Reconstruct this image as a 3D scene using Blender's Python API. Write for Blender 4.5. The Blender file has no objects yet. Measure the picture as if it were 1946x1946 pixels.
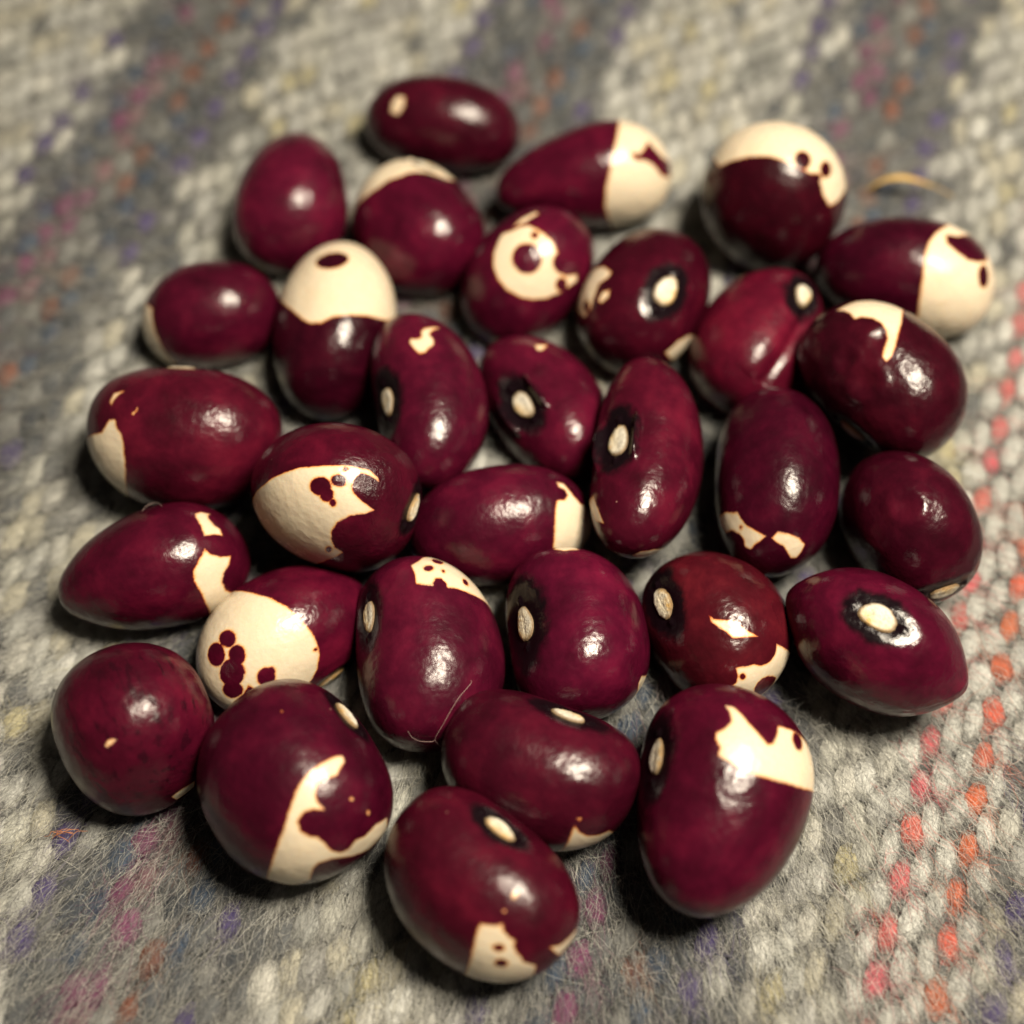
import bpy, math, random
import numpy as np
from mathutils import Matrix, Vector

U = 0.001                                   # lengths below are in millimetres
SC = bpy.context.scene
COL = SC.collection
rng = np.random.default_rng(11)
random.seed(11)

# ------------------------------------------------------------------ camera, world, lamp, exposure
cam = bpy.data.cameras.new('camera')
cam.sensor_width = 36.0
cam.lens = 36.0 * 2900.0 / 1946.0
cam.clip_start = 0.005
cam.clip_end = 5.0
cam_o = bpy.data.objects.new('camera', cam)
COL.objects.link(cam_o)
PITCH = math.radians(60.0)
DIST = 118.0
cam_o.location = (0, -DIST * math.cos(PITCH) * U, DIST * math.sin(PITCH) * U)
cam_o.rotation_euler = (math.radians(90.0) - PITCH, 0, 0)
cam.dof.use_dof = True
cam.dof.focus_distance = 105.0 * U
cam.dof.aperture_fstop = (cam.lens * 0.001) / (3.8 * U)
cam.dof.aperture_blades = 0
SC.camera = cam_o

world = bpy.data.worlds.new('World')
SC.world = world
world.use_nodes = True
bg = world.node_tree.nodes['Background']
bg.inputs['Color'].default_value = (1.0, 0.86, 0.70, 1)
bg.inputs['Strength'].default_value = 0.048

lamp = bpy.data.lights.new('room_lamp', 'AREA')
lamp.shape = 'DISK'
lamp.size = 70 * U
lamp.energy = 1.42
lamp.color = (1.0, 0.875, 0.695)
lamp_o = bpy.data.objects.new('room_lamp', lamp)
COL.objects.link(lamp_o)
LAMP = Vector((80, -12, 222))
lamp_o.location = LAMP * U
lamp_o.rotation_euler = (-(Vector((4, 0, 0)) - LAMP)).to_track_quat('Z', 'Y').to_euler()

SC.view_settings.view_transform = 'Standard'
SC.view_settings.look = 'None'
SC.view_settings.exposure = 0.0
SC.view_settings.gamma = 1.0
SC.view_settings.use_curve_mapping = False
SC.cycles.max_bounces = 4
SC.cycles.diffuse_bounces = 2
SC.cycles.glossy_bounces = 2
SC.cycles.transparent_max_bounces = 4
SC.cycles.caustics_reflective = False
SC.cycles.caustics_refractive = False

# ------------------------------------------------------------------ small helpers
def link(o, parent=None):
    COL.objects.link(o)
    if parent is not None:
        o.parent = parent
    return o

def tag(o, label=None, category=None, group=None, kind=None):
    if label: o['label'] = label
    if category: o['category'] = category
    if group: o['group'] = group
    if kind: o['kind'] = kind
    return o

def mesh_from(name, verts, faces, smooth=True):
    me = bpy.data.meshes.new(name)
    verts = np.asarray(verts, dtype=np.float32)
    faces = np.asarray(faces, dtype=np.int32)
    k = faces.shape[1]
    me.vertices.add(len(verts)); me.vertices.foreach_set('co', verts.ravel())
    me.loops.add(faces.size); me.loops.foreach_set('vertex_index', faces.ravel())
    me.polygons.add(len(faces)); me.polygons.foreach_set('loop_start', np.arange(0, faces.size, k, dtype=np.int32))
    me.update(calc_edges=True)
    if smooth:
        me.polygons.foreach_set('use_smooth', np.ones(len(faces), dtype=bool))
    return me

def float_attr(me, name, values):
    a = me.attributes.new(name, 'FLOAT', 'POINT')
    a.data.foreach_set('value', np.asarray(values, dtype=np.float32))

class Nodes:
    """tiny wrapper round a material's node tree"""
    def __init__(self, name):
        self.m = bpy.data.materials.new(name); self.m.use_nodes = True
        self.t = self.m.node_tree; self.b = self.t.nodes['Principled BSDF']
    def n(self, typ, **kw):
        x = self.t.nodes.new(typ)
        for k, v in kw.items(): setattr(x, k, v)
        return x
    def l(self, a, b): self.t.links.new(a, b)
    def val(self, sock, v):
        if isinstance(v, (int, float)): sock.default_value = v
        else: self.l(v, sock)
    def math(self, op, a, b=0.0, c=None):
        x = self.n('ShaderNodeMath', operation=op)
        self.val(x.inputs[0], a); self.val(x.inputs[1], b)
        if c is not None: self.val(x.inputs[2], c)
        return x.outputs[0]
    def attr(self, name, typ='GEOMETRY'):
        return self.n('ShaderNodeAttribute', attribute_name=name, attribute_type=typ)
    def noise(self, vec, scale, detail=3, rough=.5, dist=0.0):
        x = self.n('ShaderNodeTexNoise'); x.inputs['Scale'].default_value = scale
        x.inputs['Detail'].default_value = detail; x.inputs['Roughness'].default_value = rough
        x.inputs['Distortion'].default_value = dist
        self.l(vec, x.inputs['Vector']); return x.outputs['Fac']
    def ramp(self, fac, stops, interp='LINEAR'):
        x = self.n('ShaderNodeValToRGB'); cr = x.color_ramp; cr.interpolation = interp
        while len(cr.elements) < len(stops): cr.elements.new(.5)
        for e, (p, c) in zip(cr.elements, stops):
            e.position = p; e.color = tuple(c) + (1,) if len(c) == 3 else c
        self.val(x.inputs[0], fac); return x.outputs[0]
    def smooth(self, v, a, b):
        x = self.n('ShaderNodeMapRange', interpolation_type='SMOOTHSTEP')
        self.val(x.inputs[0], v); x.inputs[1].default_value = a; x.inputs[2].default_value = b
        x.inputs[3].default_value = 0; x.inputs[4].default_value = 1
        return x.outputs[0]
    def mix(self, fac, a, b, blend='MIX'):
        x = self.n('ShaderNodeMix', data_type='RGBA', blend_type=blend)
        self.val(x.inputs[0], fac)
        for s, v in ((x.inputs[6], a), (x.inputs[7], b)):
            if isinstance(v, tuple): s.default_value = v + (1,) if len(v) == 3 else v
            else: self.l(v, s)
        return x.outputs[2]
    def coords(self, scale):
        tc = self.n('ShaderNodeTexCoord'); oi = self.n('ShaderNodeObjectInfo')
        mp = self.n('ShaderNodeVectorMath', operation='SCALE'); mp.inputs['Scale'].default_value = scale
        self.l(tc.outputs['Object'], mp.inputs[0])
        off = self.n('ShaderNodeVectorMath', operation='ADD')
        sh = self.n('ShaderNodeVectorMath', operation='SCALE'); sh.inputs[0].default_value = (37., 11., 53.)
        self.l(oi.outputs['Random'], sh.inputs['Scale'])
        self.l(mp.outputs[0], off.inputs[0]); self.l(sh.outputs[0], off.inputs[1])
        return off.outputs[0], oi
    def bump(self, h, strength, dist, prev=None):
        x = self.n('ShaderNodeBump'); x.inputs['Strength'].default_value = strength
        x.inputs['Distance'].default_value = dist
        self.l(h, x.inputs['Height'])
        if prev is not None: self.l(prev, x.inputs['Normal'])
        return x.outputs[0]

# ------------------------------------------------------------------ materials
def make_coat_material():
    N = Nodes('bean_seed_coat')
    vec, oi = N.coords(1000.0)                       # millimetres on the bean
    cream = N.attr('cream').outputs['Fac']; eye = N.attr('eye').outputs['Fac']
    streak = N.attr('streak').outputs['Fac']; rough_a = N.attr('rough').outputs['Fac']
    # skin pigment: wine red, mottled
    n1 = N.noise(vec, .28, 4, .55, .4); n2 = N.noise(vec, .9, 4, .6)
    pig = N.math('ADD', N.math('MULTIPLY', n1, .7), N.math('MULTIPLY', n2, .3))
    wine = N.ramp(pig, [(.28, (.020, .0013, .0050)), (.5, (.046, .0022, .0104)), (.74, (.094, .0050, .0185))])
    wine = N.mix(1.0, wine, oi.outputs['Color'], 'MULTIPLY')
    fine = N.noise(vec, 5.0, 3, .6)
    wine = N.mix(N.math('MULTIPLY', N.smooth(fine, .55, .8), .14), wine, (.02, .002, .006))
    # dark streaks along some beans
    mpv = N.n('ShaderNodeMapping'); mpv.inputs['Scale'].default_value = (.35, 1.5, 1.5); N.l(vec, mpv.inputs['Vector'])
    sn = N.noise(mpv.outputs[0], 1.0, 3, .6)
    wine = N.mix(N.math('MULTIPLY', N.smooth(sn, .52, .66), N.math('MULTIPLY', streak, .75)), wine, (.016, .0015, .005))
    # black skin round the hilum
    ew = N.math('ADD', eye, N.math('MULTIPLY', N.math('SUBTRACT', N.noise(vec, .8, 4, .6), .5), .75))
    wine = N.mix(N.smooth(ew, -.14, .26), wine, (.0050, .0022, .0036))
    # cream patches with a thin orange edge
    cw = N.math('ADD', cream, N.math('MULTIPLY', N.math('SUBTRACT', N.noise(vec, 2.2, 3), .5), .15))
    cw = N.math('ADD', cw, N.math('MULTIPLY', N.math('SUBTRACT', N.noise(vec, 8.0, 3, .7), .5), .12))
    edge = N.ramp(N.math('MULTIPLY_ADD', cw, 1.0, .5),
                  [(.44, (.055, .0035, .010)), (.49, (.26, .045, .015)), (.535, (.54, .26, .09)), (.60, (.60, .46, .27)), (.72, (.60, .515, .385))])
    cn = N.noise(vec, .5, 4, .6)
    edge2 = N.mix(N.math('MULTIPLY', N.smooth(cn, .45, .75), .45), edge, (.60, .49, .34))
    col = N.mix(N.smooth(cw, -.075, .0), wine, edge2)
    # a few rubbed specks
    sp = N.n('ShaderNodeTexVoronoi'); sp.inputs['Scale'].default_value = .33; N.l(vec, sp.inputs['Vector'])
    speck = N.math('MULTIPLY', N.smooth(N.math('SUBTRACT', .030, sp.outputs['Distance']), 0.0, .02), N.smooth(cw, .0, -.2))
    col = N.mix(N.math('MULTIPLY', speck, .55), col, (.40, .22, .18))
    N.l(col, N.b.inputs['Base Color'])
    # relief: leathery crinkle of the skin
    h1 = N.noise(vec, 2.6, 4, .62, .3); h2 = N.noise(vec, .75, 2, .5)
    bmp = N.bump(h2, .10, .0012)
    bmp = N.bump(h1, .09, .00045, bmp)
    pit = N.noise(vec, 3.2, 4, .7)
    x = N.n('ShaderNodeBump'); x.inputs['Distance'].default_value = .0006; N.l(pit, x.inputs['Height'])
    N.l(N.math('MULTIPLY', N.math('ADD', N.math('MULTIPLY', rough_a, N.smooth(cw, .05, -.05)), N.math('MULTIPLY', N.smooth(eye, .0, .4), .2)), .30), x.inputs['Strength'])
    N.l(bmp, x.inputs['Normal'])
    N.l(x.outputs[0], N.b.inputs['Normal'])
    r = N.math('MULTIPLY_ADD', N.noise(vec, 1.1, 3), .15, .13)
    r = N.math('MULTIPLY_ADD', oi.outputs['Random'], .07, N.math('SUBTRACT', r, .015))
    N.l(N.math('MULTIPLY_ADD', N.smooth(cw, -.05, .1), .06, r), N.b.inputs['Roughness'])
    N.b.inputs['IOR'].default_value = 1.42
    N.l(N.math('MULTIPLY_ADD', N.smooth(eye, .2, .45), -.30, .44), N.b.inputs['Specular IOR Level'])
    N.l(N.math('MULTIPLY', N.smooth(cw, .0, .15), .35), N.b.inputs['Subsurface Weight'])
    N.b.inputs['Subsurface Radius'].default_value = (1.0, .6, .35)
    N.b.inputs['Subsurface Scale'].default_value = .0005
    return N.m

def make_hilum_material():
    N = Nodes('bean_hilum_scar')
    vec, oi = N.coords(1000.0)
    rad = N.attr('radius_share').outputs['Fac']; side = N.attr('side').outputs['Fac']
    n = N.noise(vec, 1.3, 4, .6, .5); f = N.noise(vec, 7, 3, .6)
    k = N.math('ADD', N.math('MULTIPLY', side, .28), n)
    c = N.ramp(k, [(.36, (.62, .59, .50)), (.56, (.62, .55, .40)), (.76, (.52, .33, .11))])
    c = N.mix(N.math('MULTIPLY', N.smooth(N.noise(vec, 2.4, 3, .6), .48, .62), .55), c, (.33, .31, .26))
    c = N.mix(N.math('MULTIPLY', N.smooth(f, .5, .75), .4), c, (.36, .28, .18))
    c = N.mix(N.math('MULTIPLY', N.smooth(rad, .66, .95), .92), c, (.15, .085, .03))
    crease = N.math('SUBTRACT', 1.0, N.smooth(N.math('ABSOLUTE', N.math('ADD', side, N.math('MULTIPLY', N.math('SUBTRACT', n, .5), .5))), .0, .10))
    c = N.mix(N.math('MULTIPLY', crease, .08), c, (.30, .22, .13))
    N.l(c, N.b.inputs['Base Color'])
    N.l(N.bump(f, .45, .0003), N.b.inputs['Normal'])
    N.b.inputs['Roughness'].default_value = .55
    return N.m

def wool_colour_nodes(N, colour):
    tc = N.n('ShaderNodeTexCoord'); geo = N.n('ShaderNodeNewGeometry')
    mp = N.n('ShaderNodeVectorMath', operation='SCALE'); mp.inputs['Scale'].default_value = 1000.
    N.l(geo.outputs['Position'], mp.inputs[0]); v = mp.outputs[0]
    rot = N.n('ShaderNodeVectorRotate', rotation_type='Z_AXIS'); rot.inputs['Angle'].default_value = GAM
    N.l(v, rot.inputs['Vector'])
    stretch = N.n('ShaderNodeVectorMath', operation='MULTIPLY'); stretch.inputs[1].default_value = (7.0, 1.6, 5.0)
    N.l(rot.outputs[0], stretch.inputs[0])
    n = N.noise(v, 1.7, 5, .65); f = N.noise(stretch.outputs[0], 1.0, 4, .7, .8)
    c = N.mix(N.math('MULTIPLY', N.smooth(n, .45, .75), .30), colour, (.20, .20, .19))
    c = N.mix(N.math('MULTIPLY', N.smooth(f, .5, .72), .50), c, (.07, .072, .072))
    N.l(c, N.b.inputs['Base Color'])
    N.b.inputs['Roughness'].default_value = .95
    N.b.inputs['Specular IOR Level'].default_value = .08
    N.b.inputs['Sheen Weight'].default_value = .03
    N.l(N.bump(f, .9, .0003, N.bump(n, .6, .0008)), N.b.inputs['Normal'])

def make_wool_material(source):
    N = Nodes('wool_yarn_' + source)
    if source == 'single':
        c = N.n('ShaderNodeObjectInfo').outputs['Color']
    elif source == 'joined':
        c = N.attr('yarn_colour').outputs['Color']
    else:
        band = N.attr('band').outputs['Fac']
        tc = N.n('ShaderNodeNewGeometry'); mp = N.n('ShaderNodeVectorMath', operation='SCALE'); mp.inputs['Scale'].default_value = 1000.
        N.l(tc.outputs['Position'], mp.inputs[0])
        c = N.ramp(N.noise(mp.outputs[0], .8, 4, .6), [(.3, (.045, .048, .05)), (.7, (.13, .135, .132))])
        c = N.mix(N.math('MULTIPLY', band, .6), c, (.15, .155, .15))
    wool_colour_nodes(N, c)
    return N.m

def make_fuzz_material():
    N = Nodes('wool_fuzz')
    c = N.attr('fibre_colour').outputs['Color']
    N.l(c, N.b.inputs['Base Color'])
    N.b.inputs['Roughness'].default_value = .6
    N.b.inputs['Specular IOR Level'].default_value = .3
    return N.m

def plain_material(name, rgb, rough=.6, var=.3):
    N = Nodes(name); vec, oi = N.coords(1000.)
    n = N.noise(vec, 2.0, 4, .6)
    c = N.mix(N.math('MULTIPLY', N.smooth(n, .35, .7), var), rgb, tuple(x * .45 for x in rgb))
    N.l(c, N.b.inputs['Base Color']); N.b.inputs['Roughness'].default_value = rough
    N.l(N.bump(n, .3, .0003), N.b.inputs['Normal'])
    return N.m

GAM = math.radians(19.0)                    # direction of the blanket's stripes
COAT = make_coat_material()
HILUM = make_hilum_material()
YARN1, YARNJ, BACKING = make_wool_material('single'), make_wool_material('joined'), make_wool_material('backing')
FUZZ = make_fuzz_material()

# ------------------------------------------------------------------ the woven wool blanket
GD = np.array([math.sin(GAM), math.cos(GAM)])     # along a column of stitches
GA = np.array([math.cos(GAM), -math.sin(GAM)])    # across the columns
PITCH_A, PITCH_R = 1.27, 3.55
SPREAD = np.array([0.0, 16.8])              # the nap is brushed outward from here

def relief(x, y):
    """soft waves of the blanket (mm)"""
    return .22 * np.sin(x * .085 + 1.0) * np.cos(y * .07) + .12 * np.sin(x * .19 + y * .13)

CREAM = [(.53, .535, .48), (.48, .49, .46), (.57, .57, .52), (.42, .425, .405), (.53, .51, .41), (.59, .60, .565)]
GREY = [(.090, .098, .107), (.135, .143, .147), (.062, .070, .082), (.235, .24, .23)]
YELLOW, PURPLE, NAVY, MAGENTA, RUST, PINK, ORANGE = (.52, .48, .30), (.085, .066, .18), (.055, .080, .125), (.19, .060, .13), (.20, .085, .060), (.62, .15, .155), (.62, .155, .085)

def column_colour(k, r):
    """yarn colour of stitch r in column k"""
    s = k * PITCH_A
    rr = random.Random(k * 7919 + 13)
    rs = random.Random(k * 104729 + r * 31 + 5)
    if abs(s - 34.6) < .64: return tuple(c * rs.uniform(.85, 1.1) for c in PINK), 1.0
    if abs(s - 38.3) < .64: return tuple(c * rs.uniform(.8, 1.1) for c in ORANGE), 1.0
    ph = (s + 13.0 + 15.5) % 31.0 - 15.5          # 0 = middle of a dark band
    if 33 < s < 39.6:
        base = rr.choice([CREAM[0], CREAM[5], YELLOW]) if s > 36.3 else CREAM[5]
    elif abs(ph) < 9.5:
        spots = {-6: PURPLE, -3: NAVY, -2: MAGENTA, -1: MAGENTA, 1: RUST, 2: NAVY, 4: PURPLE}
        j = int(round(ph / PITCH_A))
        u = min(1.0, max(0.0, (abs(ph) - 4.0) / 5.5))
        if j in spots and rs.random() < .7:
            base = spots[j]
            if j == -1 and rs.random() < .6: base = (.22, .12, .14)
        elif rs.random() < u * u * (3 - 2 * u) * .9: base = rs.choice(CREAM)
        else: base = rs.choice(GREY)
    else:
        base = rs.choice(CREAM) if rs.random() < .84 else rs.choice([YELLOW, (.32, .33, .31), GREY[1], GREY[3]])
    q = rs.uniform(.82, 1.12)
    return tuple(min(.8, c * q) for c in base), q

def stitch_template(nl, na):
    """one yarn float: a plump arched strand, long axis +Y, in mm"""
    v = []
    for i in range(nl + 1):
        t = i / nl; y = (t - .5) * 3.2
        arch = math.sin(math.pi * t); rad = .28 + .50 * arch ** .5
        zc = -.40 + .30 * arch ** .7
        for j in range(na):
            a = 2 * math.pi * j / na
            v.append((rad * 1.02 * math.cos(a), y, zc + rad * .42 * math.sin(a)))
    f = [(i * na + j, i * na + (j + 1) % na, (i + 1) * na + (j + 1) % na, (i + 1) * na + j) for i in range(nl) for j in range(na)]
    return np.array(v), np.array(f)

def build_blanket():
    n = 230; half = 135.0
    g = np.linspace(-half, half, n + 1)
    X, Y = np.meshgrid(g, g + 12.0)
    Zs = relief(X, Y) - .75
    v = np.stack([X, Y, Zs], -1).reshape(-1, 3) * U
    i = np.arange(n * (n + 1)).reshape(n, n + 1)[:, :n].ravel()
    f = np.stack([i, i + 1, i + n + 2, i + n + 1], -1)
    me = mesh_from('blanket', v, f)
    sa = (X * GA[0] + Y * GA[1]).ravel(); ph = np.abs((sa + 13.0 + 15.5) % 31.0 - 15.5)
    float_attr(me, 'band', np.clip((ph - 5.0) / 5.0, 0, 1))
    me.materials.append(BACKING)
    o = link(bpy.data.objects.new('blanket', me))
    tag(o, 'fuzzy grey and cream striped woollen blanket under the beans', 'blanket', kind='structure')
    return o

BLANKET = build_blanket()

def all_stitches():
    out = []
    for k in range(-62, 62):
        for r in range(-26, 34):
            rs = random.Random(k * 977 + r * 131)
            s = k * PITCH_A + rs.gauss(0, .12)
            y = (r + ((k * .36) % 1.0)) * PITCH_R + rs.gauss(0, .17)
            p = GA * s + GD * y
            if abs(p[0]) > 72 or p[1] < -56 or p[1] > 84: continue
            c, q = column_colour(k, r)
            out.append((p[0], p[1], relief(p[0], p[1]) + rs.gauss(0, .05), rs.gauss(0, .10), rs.uniform(.92, 1.3), c, (rs.uniform(.95, 1.22) if min(c) > .35 else rs.uniform(.84, 1.0))))
    return out

STITCHES = all_stitches()

def in_view_near(x, y):
    """open cloth in the foreground, where single stitches can be picked out"""
    depth = DIST + y * math.cos(PITCH)
    if abs(x) > depth * .333 or y < -38.5: return False
    return y < 22

def build_stitches(beans):
    foot = [(b['loc'][0], b['loc'][1], max(b['size'][0], b['size'][1]) * .95) for b in beans]
    def clear(x, y):
        return all((x - a) ** 2 + (y - c) ** 2 > r * r for a, c, r in foot)
    near = [s for s in STITCHES if in_view_near(s[0], s[1]) and clear(s[0], s[1])]
    near.sort(key=lambda s: s[1])
    near = near[:295]
    chosen = set(id(s) for s in near)
    tv, tf = stitch_template(5, 5)
    shared = [mesh_from('yarn_stitch', tv * [w, 1, 1] * U, tf) for w in (.94, 1.02, 1.1)]
    for me in shared: me.materials.append(YARN1)
    for n, (x, y, z, a, sc, c, ln) in enumerate(near):
        o = bpy.data.objects.new('yarn_stitch', shared[n % 3])
        link(o, BLANKET)
        o.location = (x * U, y * U, z * U)
        o.rotation_euler = (0, 0, -GAM + a)
        o.scale = (sc, ln, 1.0)
        o.color = tuple(c) + (1,)
    rest = [s for s in STITCHES if id(s) not in chosen]
    nv = len(tv); V = np.empty((len(rest), nv, 3)); Cc = np.empty((len(rest), nv, 4), dtype=np.float32)
    for n, (x, y, z, a, sc, c, ln) in enumerate(rest):
        q = -GAM + a; ca, sa = math.cos(q), math.sin(q)
        V[n, :, 0] = x + (tv[:, 0] * ca * sc - tv[:, 1] * sa * ln); V[n, :, 1] = y + (tv[:, 0] * sa * sc + tv[:, 1] * ca * ln); V[n, :, 2] = z + tv[:, 2]
        Cc[n] = tuple(c) + (1,)
    Fc = (np.arange(len(rest))[:, None, None] * nv + tf[None]).reshape(-1, 4)
    me = mesh_from('woven_stitches', V.reshape(-1, 3) * U, Fc)
    at = me.attributes.new('yarn_colour', 'FLOAT_COLOR', 'POINT'); at.data.foreach_set('color', Cc.ravel())
    me.materials.append(YARNJ)
    o = link(bpy.data.objects.new('woven_stitches', me), BLANKET)
    tag(o, kind='stuff')

def build_fuzz():
    # stitch colours on a grid, so that each fibre takes the colour of its yarn
    S = np.array([(s[0], s[1]) for s in STITCHES]); SCc = np.array([s[5] for s in STITCHES])
    cell = 1.6; gx0, gy0 = -74, -58; nx, ny = 93, 90
    grid = np.full((nx, ny, 3), .2)
    gi = ((S - [gx0, gy0]) / cell).astype(int); ok = (gi[:, 0] >= 0) & (gi[:, 0] < nx) & (gi[:, 1] >= 0) & (gi[:, 1] < ny)
    grid[gi[ok, 0], gi[ok, 1]] = SCc[ok]
    def layer(n, lmin, lmax, zlo, zhi, spread, wild, curl, rad):
        # denser towards the front, where fibres can be seen one by one
        y = -48 + (rng.random(n) ** 1.15) * 118
        x = (rng.random(n) - .5) * 2 * (46 + .36 * (y + 48)) * 1.05
        L = lmin + (lmax - lmin) * rng.random(n) ** 2
        d = np.stack([x, y], -1) - SPREAD
        th = np.arctan2(d[:, 1], d[:, 0]) + rng.normal(0, spread, n)
        w = rng.random(n) < wild; th[w] = rng.random(w.sum()) * 2 * math.pi
        flip = rng.random(n) < .25; th[flip] += math.pi
        P = np.empty((n, 6, 3)); cx, cy = x.copy(), y.copy(); t = th.copy(); turn = rng.normal(0, curl, n)
        top = zlo + (zhi - zlo) * rng.random(n) ** 2.2
        for k in range(6):
            u = k / 5
            P[:, k, 0] = cx; P[:, k, 1] = cy
            P[:, k, 2] = relief(cx, cy) - .12 + top * np.sin(u * (1.4 + 1.4 * rng.random(n)) * 1.0) + rng.normal(0, .03, n)
            cx = cx + np.cos(t) * L / 5; cy = cy + np.sin(t) * L / 5
            t = t + turn + rng.normal(0, curl * .7, n)
        g = np.stack([(x - gx0) / cell, (y - gy0) / cell], -1).astype(int); g = np.clip(g, 0, [nx - 1, ny - 1])
        base = grid[g[:, 0], g[:, 1]]
        mixf = np.where(rng.random(n) < .42, rng.uniform(.7, 1.2, n), rng.uniform(0, .25, n))[:, None]
        neutral = np.where(rng.random(n)[:, None] < .55, np.array([[.56, .56, .50]]), np.array([[.03, .033, .036]]))
        c = base * (1 - mixf * .8) + neutral * mixf * .8
        c *= rng.uniform(.75, 1.15, n)[:, None]
        return P, c, np.full(n, rad) * rng.uniform(.7, 1.3, n)
    def foot_tufts(b):
        # nap that the bean has pushed aside stands up round its foot
        n = 150; l, w = b['size'][0], b['size'][1]; ax = np.array([b['rot'][0][0], b['rot'][1][0]]); ax /= np.linalg.norm(ax); ay = np.array([-ax[1], ax[0]])
        f = rng.random(n) * 2 * math.pi; k = rng.uniform(.62, .98, n)
        p = np.array(b['loc'][:2]) + (np.cos(f) * l * k)[:, None] * ax + (np.sin(f) * w * k)[:, None] * ay
        out = p - np.array(b['loc'][:2]); out /= np.linalg.norm(out, axis=1)[:, None]
        th = np.arctan2(out[:, 1], out[:, 0]) + rng.normal(0, .8, n); L = rng.uniform(1.2, 3.0, n); top = rng.uniform(.5, 1.7, n)
        P = np.empty((n, 6, 3)); cx, cy = p[:, 0].copy(), p[:, 1].copy(); turn = rng.normal(0, .25, n)
        for q in range(6):
            P[:, q, 0] = cx; P[:, q, 1] = cy; P[:, q, 2] = relief(cx, cy) - .15 + top * np.sin(q / 5 * rng.uniform(1.3, 2.4, n))
            cx = cx + np.cos(th) * L / 5; cy = cy + np.sin(th) * L / 5; th = th + turn
        g = np.stack([(p[:, 0] - gx0) / cell, (p[:, 1] - gy0) / cell], -1).astype(int); g = np.clip(g, 0, [nx - 1, ny - 1])
        c = grid[g[:, 0], g[:, 1]] * .5 + np.array([[.25, .25, .225]])
        return P, c, rng.uniform(.006, .0095, n)
    parts = [layer(185000, 1.6, 4.8, .14, .90, .22, .07, .09, .0076),
             layer(170000, .8, 2.2, .20, .75, .6, .35, .28, .0080),
             layer(3000, 3.0, 7.0, .4, 1.6, .6, .4, .30, .008)]
    parts += [foot_tufts(b) for b in BEANS]
    P = np.concatenate([p[0] for p in parts]); c = np.concatenate([p[1] for p in parts]); r = np.concatenate([p[2] for p in parts])
    n = len(P)
    hc = bpy.data.hair_curves.new('wool_fuzz')
    hc.add_curves([6] * n)
    hc.position_data.foreach_set('vector', (P * U).astype(np.float32).ravel())
    ra = hc.attributes.get('radius') or hc.attributes.new('radius', 'FLOAT', 'POINT')
    taper = np.array([1, 1, 1, .95, .8, .45])
    ra.data.foreach_set('value', (r[:, None] * taper[None] * U).astype(np.float32).ravel())
    ca = hc.attributes.new('fibre_colour', 'FLOAT_COLOR', 'CURVE')
    ca.data.foreach_set('color', np.concatenate([c, np.ones((n, 1))], 1).astype(np.float32).ravel())
    hc.materials.append(FUZZ)
    o = link(bpy.data.objects.new('wool_fuzz', hc), BLANKET)
    tag(o, kind='stuff')

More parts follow.
